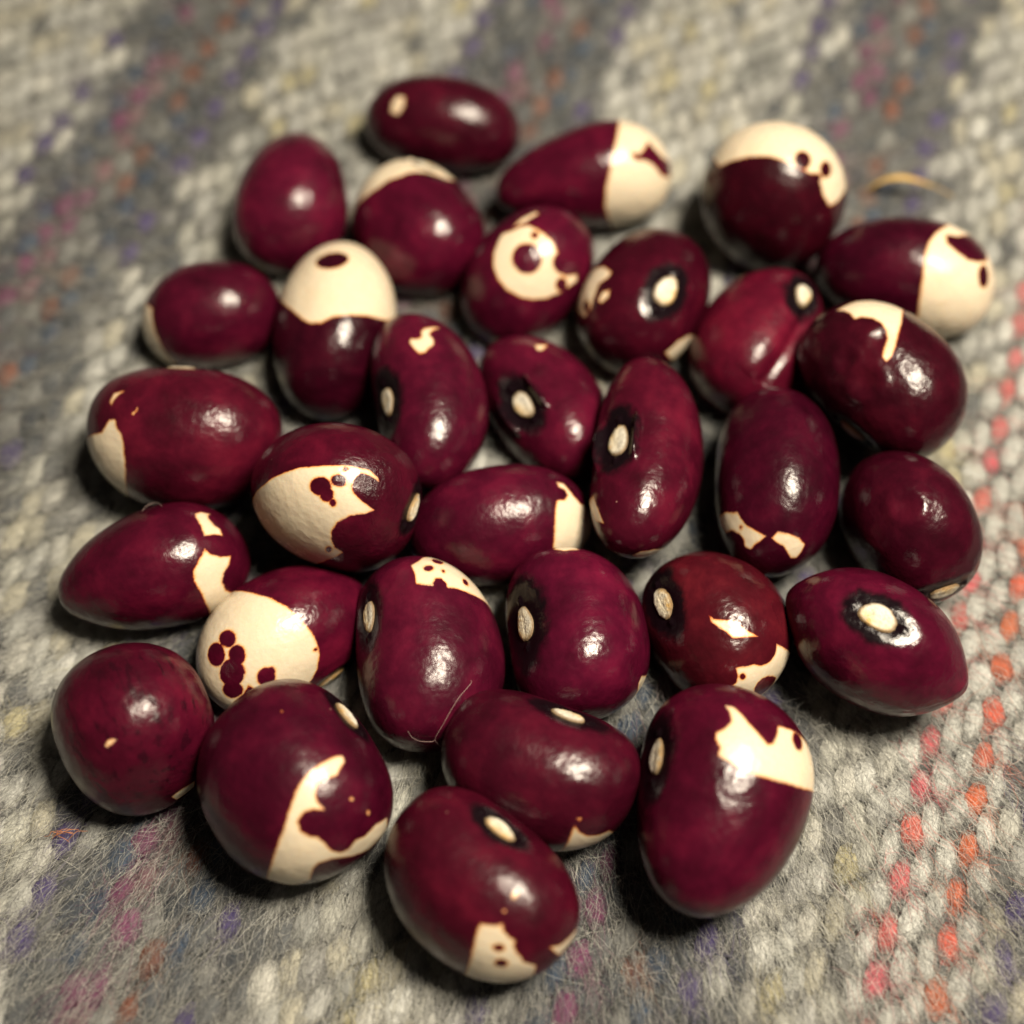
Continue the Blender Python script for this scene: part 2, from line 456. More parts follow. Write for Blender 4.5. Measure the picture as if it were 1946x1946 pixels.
# ------------------------------------------------------------------ the beans
# loc, size in mm; rot: columns are the bean's long axis, the hilum side and the flat side;
# marks: outlines of the cream (C) and maroon (M) patches in the bean's own polar chart (c0, e1, e2), radians
BEANS = [
 {'loc': [-5.994, 36.836, 3.607], 'rot': [[0.9871, -0.0009, 0.1602], [-0.1602, -0.0055, 0.9871], [0.0, -1.0, -0.0056]], 'size': [6.863, 4.262, 4.091], 'n': 2.15, 'e': 0, 'pt': 0, 'bend': 0.12, 'hs': 0.0, 'hil': None, 'c0': [0.1053, -0.7079, -0.6984], 'e1': [0.9891, 0.1472, -0.0], 'e2': [0.1028, -0.6908, 0.7157], 'marks': [['C', [[-0.77, 0.277], [-0.725, 0.462], [-0.606, 0.441], [-0.576, 0.228], [-0.628, 0.053], [-0.738, 0.082]]]], 'props': {}, 'label': 'plain dark maroon bean at the far tip of the pile, one tiny cream speck', 'rho': 150.0},
 {'loc': [-18.494, 28.192, 3.842], 'rot': [[-0.0756, -0.5357, 0.841], [-0.9971, 0.0406, -0.0637], [0.0, -0.8434, -0.5373]], 'size': [6.564, 4.862, 4.668], 'n': 2.15, 'e': 0.16, 'pt': 0, 'bend': 0.12, 'hs': 0.0, 'hil': None, 'c0': [0.6102, -0.7488, -0.2587], 'e1': [0.7752, 0.6317, -0.0], 'e2': [0.1634, -0.2006, 0.966], 'marks': [], 'props': {}, 'label': 'plain bright maroon egg-shaped bean at the upper left edge, no marking', 'rho': 150.0},
 {'loc': [-7.812, 25.338, 3.317], 'rot': [[0.5879, 0.4293, -0.6857], [-0.809, 0.312, -0.4983], [0.0, 0.8476, 0.5307]], 'size': [6.047, 5.316, 5.103], 'n': 2.15, 'e': 0, 'pt': 0, 'bend': 0.12, 'hs': -0.416, 'hil': [1.25, 0.81], 'c0': [0.4797, 0.4679, 0.7423], 'e1': [-0.6983, 0.7159, 0.0], 'e2': [-0.5314, -0.5183, 0.6701], 'marks': [['C', [[0.319, 1.35], [0.511, 1.12], [0.636, 0.819], [0.734, 0.59], [0.848, 0.391], [0.901, 0.188], [0.978, -0.007], [0.999, -0.185], [1.04, -0.362], [0.974, -0.565], [0.936, -0.791], [1.124, -1.172], [1.331, -1.051], [1.549, -0.939], [1.74, -0.799], [1.722, -0.526], [1.701, -0.263], [1.684, -0.014], [1.658, 0.233], [1.535, 0.433], [1.425, 0.637], [1.326, 0.839], [1.235, 1.044], [1.148, 1.25], [0.971, 1.377], [0.794, 1.503], [0.627, 1.63], [0.449, 1.783]]]], 'props': {}, 'label': 'wide maroon bean with a thin cream rim behind its top, below the farthest bean', 'rho': -50.8},
 {'loc': [6.035, 30.313, 3.946], 'rot': [[0.9837, 0.0013, -0.1799], [0.1799, -0.007, 0.9837], [0.0, -1.0, -0.0071]], 'size': [7.551, 4.381, 4.206], 'n': 2.15, 'e': 0.26, 'pt': 0, 'bend': 0.12, 'hs': 0.0, 'hil': None, 'c0': [-0.0992, -0.7228, -0.6839], 'e1': [0.9907, -0.1359, 0.0], 'e2': [-0.0929, -0.6775, 0.7296], 'marks': [['C', [[0.638, 0.919], [0.527, 0.667], [0.45, 0.474], [0.378, 0.275], [0.319, 0.088], [0.267, -0.073], [0.22, -0.241], [0.191, -0.422], [0.161, -0.621], [0.191, -1.101], [0.291, -1.586], [0.369, -1.823], [0.445, -2.067], [0.622, -1.928], [0.796, -1.798], [0.967, -1.685], [1.141, -1.589], [1.31, -1.489], [1.391, -1.24], [1.413, -0.966], [1.466, -0.735], [1.533, -0.526], [1.608, -0.333], [1.569, -0.091], [1.56, 0.145], [1.549, 0.387], [1.556, 0.637], [1.478, 0.819], [1.43, 1.036], [1.352, 1.248], [1.188, 1.299], [1.041, 1.374], [0.878, 1.434]]], ['M', [[0.61, 0.304], [0.719, 0.247], [0.808, 0.331], [0.942, 0.477], [1.003, 0.314], [1.097, 0.157], [1.37, 0.007], [1.268, -0.256], [0.993, -0.18], [0.894, 0.009], [0.768, 0.13], [0.64, 0.163]]]], 'props': {}, 'label': 'pointed maroon bean with a cream end bearing one maroon blotch, second row from the top', 'rho': 150.0},
 {'loc': [21.622, 26.998, 5.468], 'rot': [[0.4472, 0.2394, -0.8618], [0.8944, -0.1197, 0.4309], [0.0, -0.9635, -0.2676]], 'size': [5.775, 6.202, 5.953], 'n': 2.15, 'e': 0, 'pt': 0, 'bend': 0.12, 'hs': 0.0, 'hil': None, 'c0': [-0.6754, -0.6651, -0.3185], 'e1': [0.7017, -0.7125, 0.0], 'e2': [-0.227, -0.2235, 0.9479], 'marks': [['C', [[0.303, 0.866], [0.394, 0.642], [0.436, 0.497], [0.477, 0.362], [0.487, 0.226], [0.499, 0.096], [0.465, -0.096], [0.403, -0.296], [0.363, -0.507], [0.283, -0.65], [0.102, -0.75], [-0.026, -0.888], [0.064, -1.076], [0.364, -1.378], [0.53, -1.464], [0.707, -1.556], [0.87, -1.653], [1.024, -1.555], [1.19, -1.473], [1.345, -1.389], [1.512, -1.311], [1.681, -1.234], [1.697, -1.041], [1.717, -0.848], [1.723, -0.644], [1.745, -0.457], [1.771, -0.275], [1.801, -0.096], [1.836, 0.101], [1.707, 0.266], [1.593, 0.436], [1.48, 0.615], [1.378, 0.781], [1.281, 0.966], [1.102, 1.061], [0.927, 1.144], [0.746, 1.223], [0.567, 1.289]]], ['M', [[0.598, -0.464], [0.537, -0.479], [0.478, -0.468], [0.431, -0.435], [0.404, -0.389], [0.4, -0.337], [0.423, -0.291], [0.464, -0.256], [0.519, -0.241], [0.578, -0.25], [0.628, -0.279], [0.661, -0.325], [0.668, -0.378], [0.645, -0.43]]], ['M', [[0.527, -0.849], [0.462, -0.844], [0.405, -0.814], [0.371, -0.769], [0.358, -0.723], [0.372, -0.681], [0.407, -0.652], [0.459, -0.638], [0.517, -0.643], [0.573, -0.67], [0.615, -0.712], [0.632, -0.761], [0.62, -0.805], [0.583, -0.84]]], ['M', [[0.34, -0.671], [0.308, -0.664], [0.277, -0.639], [0.257, -0.604], [0.25, -0.565], [0.256, -0.529], [0.275, -0.504], [0.301, -0.489], [0.331, -0.495], [0.36, -0.519], [0.381, -0.551], [0.391, -0.592], [0.385, -0.631], [0.367, -0.659]]]], 'props': {}, 'label': 'round purple-black bean with a cream cap behind its top, beside the golden husk sliver', 'rho': 150.0},
 {'loc': [31.924, 19.712, 4.186], 'rot': [[0.9663, -0.0038, 0.2576], [-0.2576, -0.0142, 0.9662], [0.0, -0.9999, -0.0147]], 'size': [7.143, 4.794, 4.603], 'n': 2.15, 'e': 0.12, 'pt': 0, 'bend': 0.12, 'hs': 0.0, 'hil': None, 'c0': [-0.0494, -0.7424, -0.6682], 'e1': [0.9978, -0.0664, 0.0], 'e2': [-0.0444, -0.6667, 0.744], 'marks': [['C', [[0.504, 1.291], [0.288, 0.866], [0.21, 0.652], [0.17, 0.403], [0.174, 0.243], [0.18, 0.084], [0.187, -0.095], [0.196, -0.272], [0.208, -0.462], [0.227, -0.673], [0.253, -0.939], [0.333, -1.453], [0.483, -1.515], [0.643, -1.606], [0.796, -1.681], [0.942, -1.74], [1.079, -1.545], [1.204, -1.342], [1.342, -1.16], [1.424, -0.953], [1.532, -0.776], [1.641, -0.607], [1.619, -0.395], [1.61, -0.19], [1.604, 0.011], [1.613, 0.217], [1.624, 0.417], [1.645, 0.628], [1.674, 0.85], [1.565, 1.019], [1.483, 1.224], [1.372, 1.412], [1.258, 1.602], [1.144, 1.803], [0.98, 1.762], [0.829, 1.735], [0.668, 1.697]]], ['M', [[0.414, 0.866], [0.593, 0.908], [0.921, 1.181], [1.078, 1.014], [1.168, 0.804], [1.045, 0.567], [0.855, 0.475], [0.696, 0.45], [0.545, 0.545], [0.421, 0.674]]], ['M', [[1.078, 0.289], [1.077, 0.199], [1.049, 0.119], [1.009, 0.07], [0.967, 0.059], [0.919, 0.084], [0.885, 0.144], [0.867, 0.221], [0.871, 0.309], [0.896, 0.389], [0.937, 0.446], [0.989, 0.466], [1.036, 0.442], [1.065, 0.376]]]], 'props': {}, 'label': 'maroon bean with a large cream right end, outermost at the upper right of the pile', 'rho': 150.0},
 {'loc': [1.202, 19.835, 3.876], 'rot': [[0.6132, 0.4414, -0.6551], [0.6353, 0.2173, 0.7411], [0.4695, -0.8706, -0.1472]], 'size': [6.303, 4.698, 4.51], 'n': 2.15, 'e': 0, 'pt': 0, 'bend': 0.12, 'hs': 0.0, 'hil': None, 'c0': [-0.0249, -0.8114, -0.584], 'e1': [0.9995, -0.0307, 0.0], 'e2': [-0.0179, -0.5837, 0.8118], 'marks': [['C', [[0.119, 0.796], [0.287, 0.855], [0.393, 0.727], [0.505, 0.652], [0.579, 0.542], [0.584, 0.389], [0.59, 0.206], [0.563, 0.013], [0.475, -0.211], [0.356, -0.28], [0.291, -0.405], [0.335, -0.575], [0.454, -0.751], [0.4, -0.852], [0.237, -0.773], [0.088, -0.69], [-0.063, -0.542], [-0.181, -0.349], [-0.252, -0.125], [-0.273, 0.15], [-0.236, 0.372], [-0.149, 0.574], [-0.013, 0.719]]], ['M', [[0.301, -0.038], [0.223, -0.086], [0.141, -0.087], [0.065, -0.034], [0.017, 0.054], [0.0, 0.17], [0.024, 0.285], [0.081, 0.377], [0.16, 0.432], [0.246, 0.434], [0.323, 0.378], [0.37, 0.286], [0.383, 0.171], [0.359, 0.055]]], ['M', [[0.529, -0.526], [0.472, -0.567], [0.401, -0.57], [0.344, -0.528], [0.303, -0.457], [0.292, -0.376], [0.307, -0.292], [0.345, -0.227], [0.401, -0.188], [0.464, -0.183], [0.521, -0.215], [0.562, -0.28], [0.58, -0.363], [0.567, -0.453]]], ['M', [[0.518, 0.277], [0.498, 0.262], [0.476, 0.26], [0.458, 0.273], [0.447, 0.296], [0.442, 0.321], [0.451, 0.351], [0.467, 0.374], [0.487, 0.39], [0.511, 0.394], [0.529, 0.38], [0.541, 0.36], [0.543, 0.33], [0.535, 0.299]]], ['M', [[0.254, -0.716], [0.218, -0.751], [0.179, -0.756], [0.144, -0.736], [0.121, -0.688], [0.119, -0.631], [0.131, -0.575], [0.158, -0.528], [0.193, -0.5], [0.232, -0.493], [0.263, -0.512], [0.285, -0.55], [0.288, -0.606], [0.28, -0.664]]], ['C', [[0.462, 0.774], [0.648, 0.777], [0.866, 0.674], [0.851, 0.593], [0.593, 0.65]]]], 'props': {}, 'label': 'maroon bean whose cream oval patch holds one round maroon dot', 'rho': 150.0},
 {'loc': [10.599, 17.214, 3.916], 'rot': [[0.4472, 0.3985, 0.8007], [0.8944, -0.1993, -0.4004], [0.0, 0.8953, -0.4455]], 'size': [6.438, 5.183, 4.976], 'n': 2.3, 'e': 0, 'pt': 0, 'bend': 0.12, 'hs': -0.217, 'hil': [1.44, 0.95], 'c0': [-0.4739, 0.8574, -0.2005], 'e1': [-0.8752, -0.4837, 0.0], 'e2': [-0.097, 0.1755, 0.9797], 'marks': [['C', [[0.278, -1.298], [0.048, -1.271], [-0.088, -0.956], [-0.07, -0.727], [0.021, -0.717], [0.168, -0.801], [0.342, -0.747], [0.543, -0.682], [0.726, -0.728], [0.791, -1.147], [0.609, -1.173], [0.437, -1.209]]], ['C', [[0.369, -0.622], [0.229, -0.643], [0.14, -0.548], [0.24, -0.5], [0.362, -0.553]]], ['M', [[0.521, -0.726], [0.554, -0.704], [0.593, -0.704], [0.622, -0.718], [0.644, -0.752], [0.648, -0.794], [0.633, -0.836], [0.606, -0.879], [0.569, -0.896], [0.531, -0.903], [0.5, -0.878], [0.483, -0.844], [0.48, -0.802], [0.494, -0.758]]], ['C', [[0.409, 0.801], [0.153, 0.861], [-0.02, 1.048], [-0.107, 1.364], [0.227, 1.35], [0.491, 1.143]]]], 'props': {'eye': 0.9}, 'label': 'dark bean showing its cream hilum ringed in glossy black, below the pointed bean', 'rho': 12.0},
 {'loc': [19.566, 13.565, 3.199], 'rot': [[0.4759, 0.391, 0.7878], [0.8795, -0.2116, -0.4263], [0.0, 0.8958, -0.4445]], 'size': [6.65, 5.067, 4.865], 'n': 2.15, 'e': 0, 'pt': 0, 'bend': 0.2, 'hs': 0.493, 'hil': [1.2, 0.79], 'c0': [-0.4391, 0.8581, -0.266], 'e1': [-0.8902, -0.4555, 0.0], 'e2': [-0.1212, 0.2368, 0.964], 'marks': [['C', [[-0.394, -1.292], [-0.623, -1.267], [-0.85, -1.106], [-0.874, -1.175], [-0.651, -1.371]]]], 'props': {'groove': 1, 'red': 1.0}, 'label': 'bright red-maroon bean with a hilum at its upper end and a groove below', 'rho': 11.0},
 {'loc': [28.19, 7.56, 6.955], 'rot': [[0.6283, -0.7612, 0.1609], [-0.778, -0.6147, 0.13], [0.0, -0.2068, -0.9784]], 'size': [6.799, 5.088, 4.885], 'n': 2.3, 'e': 0, 'pt': 0, 'bend': 0.12, 'hs': 0.211, 'hil': [1.2, 0.68], 'c0': [0.2168, 0.3392, -0.9154], 'e1': [-0.0, 0.9377, 0.3474], 'e2': [0.9762, -0.0753, 0.2033], 'marks': [['C', [[-0.393, -1.086], [-0.583, -1.092], [-0.836, -1.091], [-1.09, -0.989], [-1.175, -0.864], [-1.265, -0.746], [-1.272, -0.535], [-0.95, -0.394], [-0.741, -0.304], [-0.552, -0.223], [-0.43, -0.17], [-0.288, -0.122], [-0.167, -0.127], [-0.187, -0.197], [-0.321, -0.259], [-0.467, -0.316], [-0.549, -0.396], [-0.579, -0.495], [-0.577, -0.61], [-0.481, -0.719], [-0.386, -0.759], [-0.437, -0.875], [-0.438, -0.988]]]], 'props': {'dents': [[0.073, 0.559, -0.826, 0.8, 0.28], [-0.249, 0.495, -0.832, 0.6, 0.22], [-0.128, -0.034, -0.991, 0.7, 0.18]]}, 'label': 'large dark bean with a cream hook-shaped mark and dimples at its top, right of pile', 'rho': 82.0},
 {'loc': [-24.285, 16.723, 2.949], 'rot': [[0.9712, 0.003, -0.2383], [0.2384, -0.0122, 0.9711], [0.0, -0.9999, -0.0126]], 'size': [5.625, 4.43, 4.253], 'n': 2.15, 'e': 0, 'pt': 0, 'bend': 0.12, 'hs': 0.0, 'hil': None, 'c0': [0.0299, -0.764, -0.6445], 'e1': [0.9992, 0.0391, -0.0], 'e2': [0.0252, -0.644, 0.7646], 'marks': [['C', [[-0.917, 0.379], [-0.924, 0.144], [-0.917, -0.135], [-0.889, -0.438], [-0.856, -0.696], [-0.81, -0.932], [-0.961, -1.297], [-1.237, -1.267], [-1.507, -1.232], [-1.593, -0.88], [-1.667, -0.523], [-1.592, -0.3], [-1.517, -0.073], [-1.441, 0.154], [-1.353, 0.43], [-1.259, 0.691]]]], 'props': {}, 'label': 'small maroon bean with a cream sliver hugging its left end, upper left of the pile', 'rho': 150.0},
 {'loc': [-14.212, 15.189, 3.351], 'rot': [[-0.0453, -0.522, 0.8518], [-0.999, 0.0237, -0.0387], [0.0, -0.8526, -0.5225]], 'size': [7.932, 5.014, 4.813], 'n': 2.15, 'e': 0, 'pt': 0, 'bend': 0.12, 'hs': 0.0, 'hil': None, 'c0': [0.452, -0.8278, -0.3322], 'e1': [0.8777, 0.4793, -0.0], 'e2': [0.1592, -0.2916, 0.9432], 'marks': [['C', [[-0.053, -1.254], [-0.002, -0.851], [0.032, -0.576], [0.031, -0.414], [-0.027, -0.248], [-0.126, -0.108], [-0.212, 0.132], [-0.25, 0.286], [-0.283, 0.445], [-0.313, 0.637], [-0.348, 0.874], [-0.481, 1.2], [-0.689, 1.401], [-0.875, 1.511], [-1.045, 1.401], [-1.217, 1.289], [-1.374, 1.157], [-1.523, 1.022], [-1.645, 0.879], [-1.645, 0.605], [-1.645, 0.342], [-1.643, 0.089], [-1.647, -0.165], [-1.551, -0.346], [-1.466, -0.532], [-1.393, -0.723], [-1.327, -0.929], [-1.277, -1.154], [-1.102, -1.272], [-0.947, -1.414], [-0.789, -1.545], [-0.604, -1.67], [-0.407, -1.704], [-0.218, -1.68], [-0.042, -1.683]]], ['M', [[-0.917, -0.09], [-0.853, -0.094], [-0.778, -0.151], [-0.711, -0.253], [-0.665, -0.374], [-0.649, -0.5], [-0.664, -0.608], [-0.707, -0.676], [-0.771, -0.68], [-0.84, -0.615], [-0.903, -0.504], [-0.948, -0.369], [-0.971, -0.24], [-0.961, -0.138]]]], 'props': {}, 'label': 'bean with a cream upper half bearing one dark oval dot near the top', 'rho': 150.0},
 {'loc': [-6.487, 6.666, 5.286], 'rot': [[0.181, -0.8242, -0.5366], [-0.9835, -0.1517, -0.0988], [0.0, 0.5456, -0.838]], 'size': [7.59, 4.363, 4.189], 'n': 2.15, 'e': 0, 'pt': 0, 'bend': 0.24, 'hs': 0.105, 'hil': [1.25, 0.78], 'c0': [0.3327, 0.5351, -0.7765], 'e1': [-0.8493, 0.528, 0.0], 'e2': [0.41, 0.6594, 0.6301], 'marks': [['C', [[0.62, -0.938], [0.645, -0.703], [0.629, -0.583], [0.537, -0.588], [0.478, -0.524], [0.487, -0.397], [0.476, -0.311], [0.528, -0.2], [0.62, -0.175], [0.726, -0.175], [0.764, -0.227], [0.682, -0.339], [0.666, -0.426], [0.728, -0.474], [0.747, -0.581], [0.685, -0.791]]]], 'props': {'eye': 1.15, 'notch': 0.4}, 'label': 'maroon bean with a squiggly cream mark at its top and a hilum on its left', 'rho': 51.0},
 {'loc': [2.696, 7.649, 2.711], 'rot': [[0.5185, -0.5481, -0.6563], [-0.8551, -0.3323, -0.398], [0.0, 0.7676, -0.6409]], 'size': [6.605, 4.57, 4.387], 'n': 2.15, 'e': 0, 'pt': 0, 'bend': 0.3, 'hs': 0.033, 'hil': [1.23, 0.81], 'c0': [0.2783, 0.8968, -0.344], 'e1': [-0.9551, 0.2964, 0.0], 'e2': [0.1019, 0.3285, 0.939], 'marks': [['C', [[0.755, -0.662], [0.679, -0.924], [0.633, -0.715], [0.651, -0.613]]]], 'props': {'eye': 1.1, 'lip': 1, 'pink': 1, 'notch': 0.45}, 'label': 'glossy bean with a white hilum in a black hollow, near the centre of the pile', 'rho': 23.2},
 {'loc': [9.79, 0.694, 6.532], 'rot': [[-0.1208, -0.6347, -0.7632], [-0.9927, 0.0773, 0.0929], [0.0, 0.7689, -0.6394]], 'size': [8.274, 4.235, 4.066], 'n': 2.15, 'e': 0, 'pt': 0, 'bend': 0.3, 'hs': 0.029, 'hil': [1.36, 0.9], 'c0': [0.2744, 0.7308, -0.6251], 'e1': [-0.9362, 0.3515, 0.0], 'e2': [0.2197, 0.5852, 0.7806], 'marks': [['C', [[-1.397, 0.229], [-1.281, 0.015], [-1.313, -0.27], [-1.468, -0.555], [-1.63, -0.349], [-1.565, 0.044]]], ['C', [[-0.264, 1.144], [-0.447, 0.953], [-0.67, 0.796], [-0.625, 1.049], [-0.488, 1.184], [-0.37, 1.44]]]], 'props': {'eye': 1.05, 'lip': 1, 'notch': 0.45}, 'label': 'tall kidney-shaped bean, black around its white hilum with a bright glint beside it', 'rho': 43.7},
 {'loc': [19.592, -0.079, 5.126], 'rot': [[-0.1057, -0.5487, 0.8293], [-0.9944, 0.0584, -0.0882], [0.0, -0.8339, -0.5518]], 'size': [7.759, 4.792, 4.6], 'n': 2.15, 'e': 0, 'pt': 0, 'bend': 0.12, 'hs': 0.0, 'hil': None, 'c0': [0.3915, -0.6882, -0.6108], 'e1': [0.8692, 0.4945, -0.0], 'e2': [0.302, -0.5309, 0.7918], 'marks': [['C', [[0.793, -0.854], [0.617, -0.675], [0.506, -0.452], [0.538, -0.374], [0.566, -0.24], [0.549, -0.079], [0.553, 0.083], [0.638, 0.03], [0.723, -0.038], [0.808, -0.076], [0.826, -0.181], [0.742, -0.237], [0.717, -0.329], [0.756, -0.485], [0.873, -0.582], [0.866, -0.731], [0.85, -0.832]]], ['C', [[0.537, 0.173], [0.443, 0.229], [0.41, 0.405], [0.419, 0.585], [0.476, 0.734], [0.58, 0.748], [0.693, 0.72], [0.709, 0.611], [0.631, 0.498], [0.574, 0.391], [0.56, 0.273]]], ['M', [[0.615, -0.302], [0.627, -0.303], [0.637, -0.31], [0.646, -0.318], [0.653, -0.331], [0.656, -0.344], [0.652, -0.353], [0.645, -0.36], [0.637, -0.36], [0.625, -0.354], [0.615, -0.344], [0.608, -0.33], [0.608, -0.32], [0.608, -0.309]]]], 'props': {}, 'label': 'dark upright bean with two cream moustache-like marks at its lower end', 'rho': 150.0},
 {'loc': [29.007, -4.344, 5.093], 'rot': [[0.8805, 0.4733, 0.027], [0.4741, -0.8791, -0.0501], [0.0, 0.0569, -0.9984]], 'size': [4.324, 5.926, 5.689], 'n': 2.15, 'e': 0, 'pt': 0, 'bend': 0.12, 'hs': -0.228, 'hil': [1.2, 0.68], 'c0': [-0.5196, 0.3004, -0.7999], 'e1': [-0.5005, -0.8657, 0.0], 'e2': [-0.6924, 0.4004, 0.6002], 'marks': [], 'props': {'dents': [[-0.42, 0.08, -0.904, 0.75, 0.22], [-0.737, -0.059, -0.674, 1.4, 0.1]]}, 'label': 'plain dark bean with a dented highlight and hilum near the cloth, lower right edge', 'rho': 59.8},
 {'loc': [-24.789, 3.683, 4.976], 'rot': [[0.9949, 0.0793, -0.0617], [-0.1005, 0.7854, -0.6108], [0.0, 0.6139, 0.7894]], 'size': [7.29, 5.492, 5.272], 'n': 2.15, 'e': 0, 'pt': 0, 'bend': 0.12, 'hs': -0.063, 'hil': [1.2, 0.68], 'c0': [0.1823, 0.102, 0.9779], 'e1': [0.0, -0.9946, 0.1037], 'e2': [0.9832, -0.0189, -0.1814], 'marks': [['C', [[0.157, -1.152], [0.061, -0.925], [-0.07, -0.858], [-0.148, -0.824], [-0.164, -0.745], [-0.049, -0.704], [0.024, -0.643], [0.172, -0.613], [0.394, -0.607], [0.574, -0.616], [0.795, -0.645], [1.225, -0.728], [1.507, -0.636], [1.74, -0.764], [1.606, -0.897], [1.464, -1.025], [1.338, -1.156], [1.168, -1.25], [1.002, -1.348], [0.832, -1.438], [0.65, -1.429], [0.475, -1.426], [0.302, -1.417]]], ['C', [[-0.415, -0.872], [-0.57, -0.842], [-0.62, -0.706], [-0.534, -0.781], [-0.43, -0.818], [-0.349, -0.822]]], ['C', [[-0.278, -0.549], [-0.325, -0.512], [-0.382, -0.496], [-0.317, -0.492], [-0.254, -0.534]]]], 'props': {}, 'label': 'large plump maroon bean with a cream left end and small orange scratches, left edge', 'rho': -82.0},
 {'loc': [-12.518, -3.014, 7.273], 'rot': [[0.2709, 0.9477, 0.1688], [0.9626, -0.2667, -0.0475], [0.0, 0.1754, -0.9845]], 'size': [4.849, 6.182, 5.935], 'n': 2.15, 'e': 0, 'pt': 0, 'bend': 0.12, 'hs': 0.023, 'hil': [1.2, 0.68], 'c0': [-0.5212, 0.3333, -0.7857], 'e1': [-0.5387, -0.8425, 0.0], 'e2': [-0.6619, 0.4233, 0.6186], 'marks': [['C', [[1.258, -0.366], [1.057, -0.407], [0.859, -0.43], [0.647, -0.465], [0.458, -0.467], [0.242, -0.46], [0.126, -0.433], [0.011, -0.411], [-0.12, -0.376], [-0.254, -0.347], [-0.42, -0.274], [-0.543, -0.202], [-0.604, -0.09], [-0.591, -0.03], [-0.511, -0.138], [-0.406, -0.194], [-0.299, -0.133], [-0.227, -0.048], [-0.216, 0.028], [-0.259, 0.141], [-0.313, 0.237], [-0.365, 0.311], [-0.224, 0.312], [-0.106, 0.287], [-0.032, 0.279], [0.05, 0.291], [0.172, 0.323], [0.284, 0.405], [0.376, 0.533], [0.391, 0.669], [0.329, 0.781], [0.451, 0.841], [0.638, 0.903], [0.942, 1.06], [1.273, 1.129], [1.373, 0.974], [1.487, 0.832], [1.616, 0.692], [1.644, 0.492], [1.668, 0.292], [1.695, 0.094], [1.623, -0.088], [1.54, -0.269]]], ['M', [[-0.006, -0.125], [0.03, -0.081], [0.081, -0.053], [0.137, -0.048], [0.187, -0.061], [0.226, -0.099], [0.238, -0.142], [0.223, -0.192], [0.189, -0.237], [0.138, -0.264], [0.083, -0.271], [0.031, -0.255], [-0.004, -0.219], [-0.017, -0.173]]], ['M', [[0.017, -0.019], [0.043, 0.016], [0.077, 0.034], [0.119, 0.044], [0.151, 0.031], [0.173, 0.007], [0.181, -0.025], [0.168, -0.065], [0.14, -0.098], [0.102, -0.123], [0.065, -0.129], [0.031, -0.119], [0.01, -0.091], [0.003, -0.059]]], ['M', [[0.043, 0.077], [0.057, 0.098], [0.073, 0.109], [0.095, 0.112], [0.108, 0.11], [0.115, 0.094], [0.12, 0.077], [0.111, 0.056], [0.097, 0.04], [0.082, 0.028], [0.062, 0.023], [0.048, 0.028], [0.036, 0.039], [0.036, 0.061]]], ['M', [[-0.209, -0.143], [-0.183, -0.114], [-0.148, -0.097], [-0.109, -0.095], [-0.072, -0.106], [-0.044, -0.126], [-0.032, -0.157], [-0.039, -0.19], [-0.062, -0.221], [-0.098, -0.239], [-0.141, -0.243], [-0.177, -0.233], [-0.205, -0.21], [-0.218, -0.177]]], ['M', [[-0.295, -0.277], [-0.288, -0.266], [-0.275, -0.26], [-0.261, -0.257], [-0.248, -0.261], [-0.238, -0.27], [-0.236, -0.281], [-0.237, -0.291], [-0.246, -0.302], [-0.259, -0.308], [-0.272, -0.31], [-0.285, -0.306], [-0.295, -0.3], [-0.298, -0.289]]], ['M', [[0.452, 0.693], [0.472, 0.718], [0.494, 0.737], [0.519, 0.749], [0.536, 0.742], [0.551, 0.732], [0.551, 0.707], [0.54, 0.682], [0.518, 0.657], [0.5, 0.639], [0.475, 0.634], [0.457, 0.636], [0.446, 0.65], [0.442, 0.669]]], ['M', [[-0.231, -0.045], [-0.334, -0.151], [-0.469, -0.161], [-0.571, -0.041], [-0.523, 0.192], [-0.422, 0.245], [-0.309, 0.196], [-0.237, 0.085]]]], 'props': {'rough': 1}, 'label': 'wide bean with a big cream patch of paw-like maroon dots and a pitted right side', 'rho': 71.0},
 {'loc': [-0.885, -3.142, 3.397], 'rot': [[0.9799, 0.0017, -0.1995], [0.1995, -0.0086, 0.9799], [0.0, -1.0, -0.0087]], 'size': [6.843, 4.56, 4.378], 'n': 2.15, 'e': 0, 'pt': 0, 'bend': 0.12, 'hs': 0.0, 'hil': None, 'c0': [-0.0691, -0.8599, -0.5058], 'e1': [0.9968, -0.0801, 0.0], 'e2': [-0.0405, -0.5042, 0.8627], 'marks': [['C', [[0.829, 0.619], [0.92, 0.586], [0.96, 0.465], [0.995, 0.299], [1.08, 0.138], [1.275, 0.029], [1.428, -0.223], [1.395, -0.465], [1.376, -0.723], [1.392, -1.028], [1.193, -1.196], [1.009, -1.363], [0.797, -1.169], [0.528, -0.858], [0.549, -0.565], [0.576, -0.325], [0.62, -0.065], [0.661, 0.094], [0.707, 0.241], [0.82, 0.24], [0.893, 0.32], [0.889, 0.441], [0.818, 0.503]]]], 'props': {}, 'label': 'maroon bean lying level in the middle of the pile with a cream right end', 'rho': 150.0},
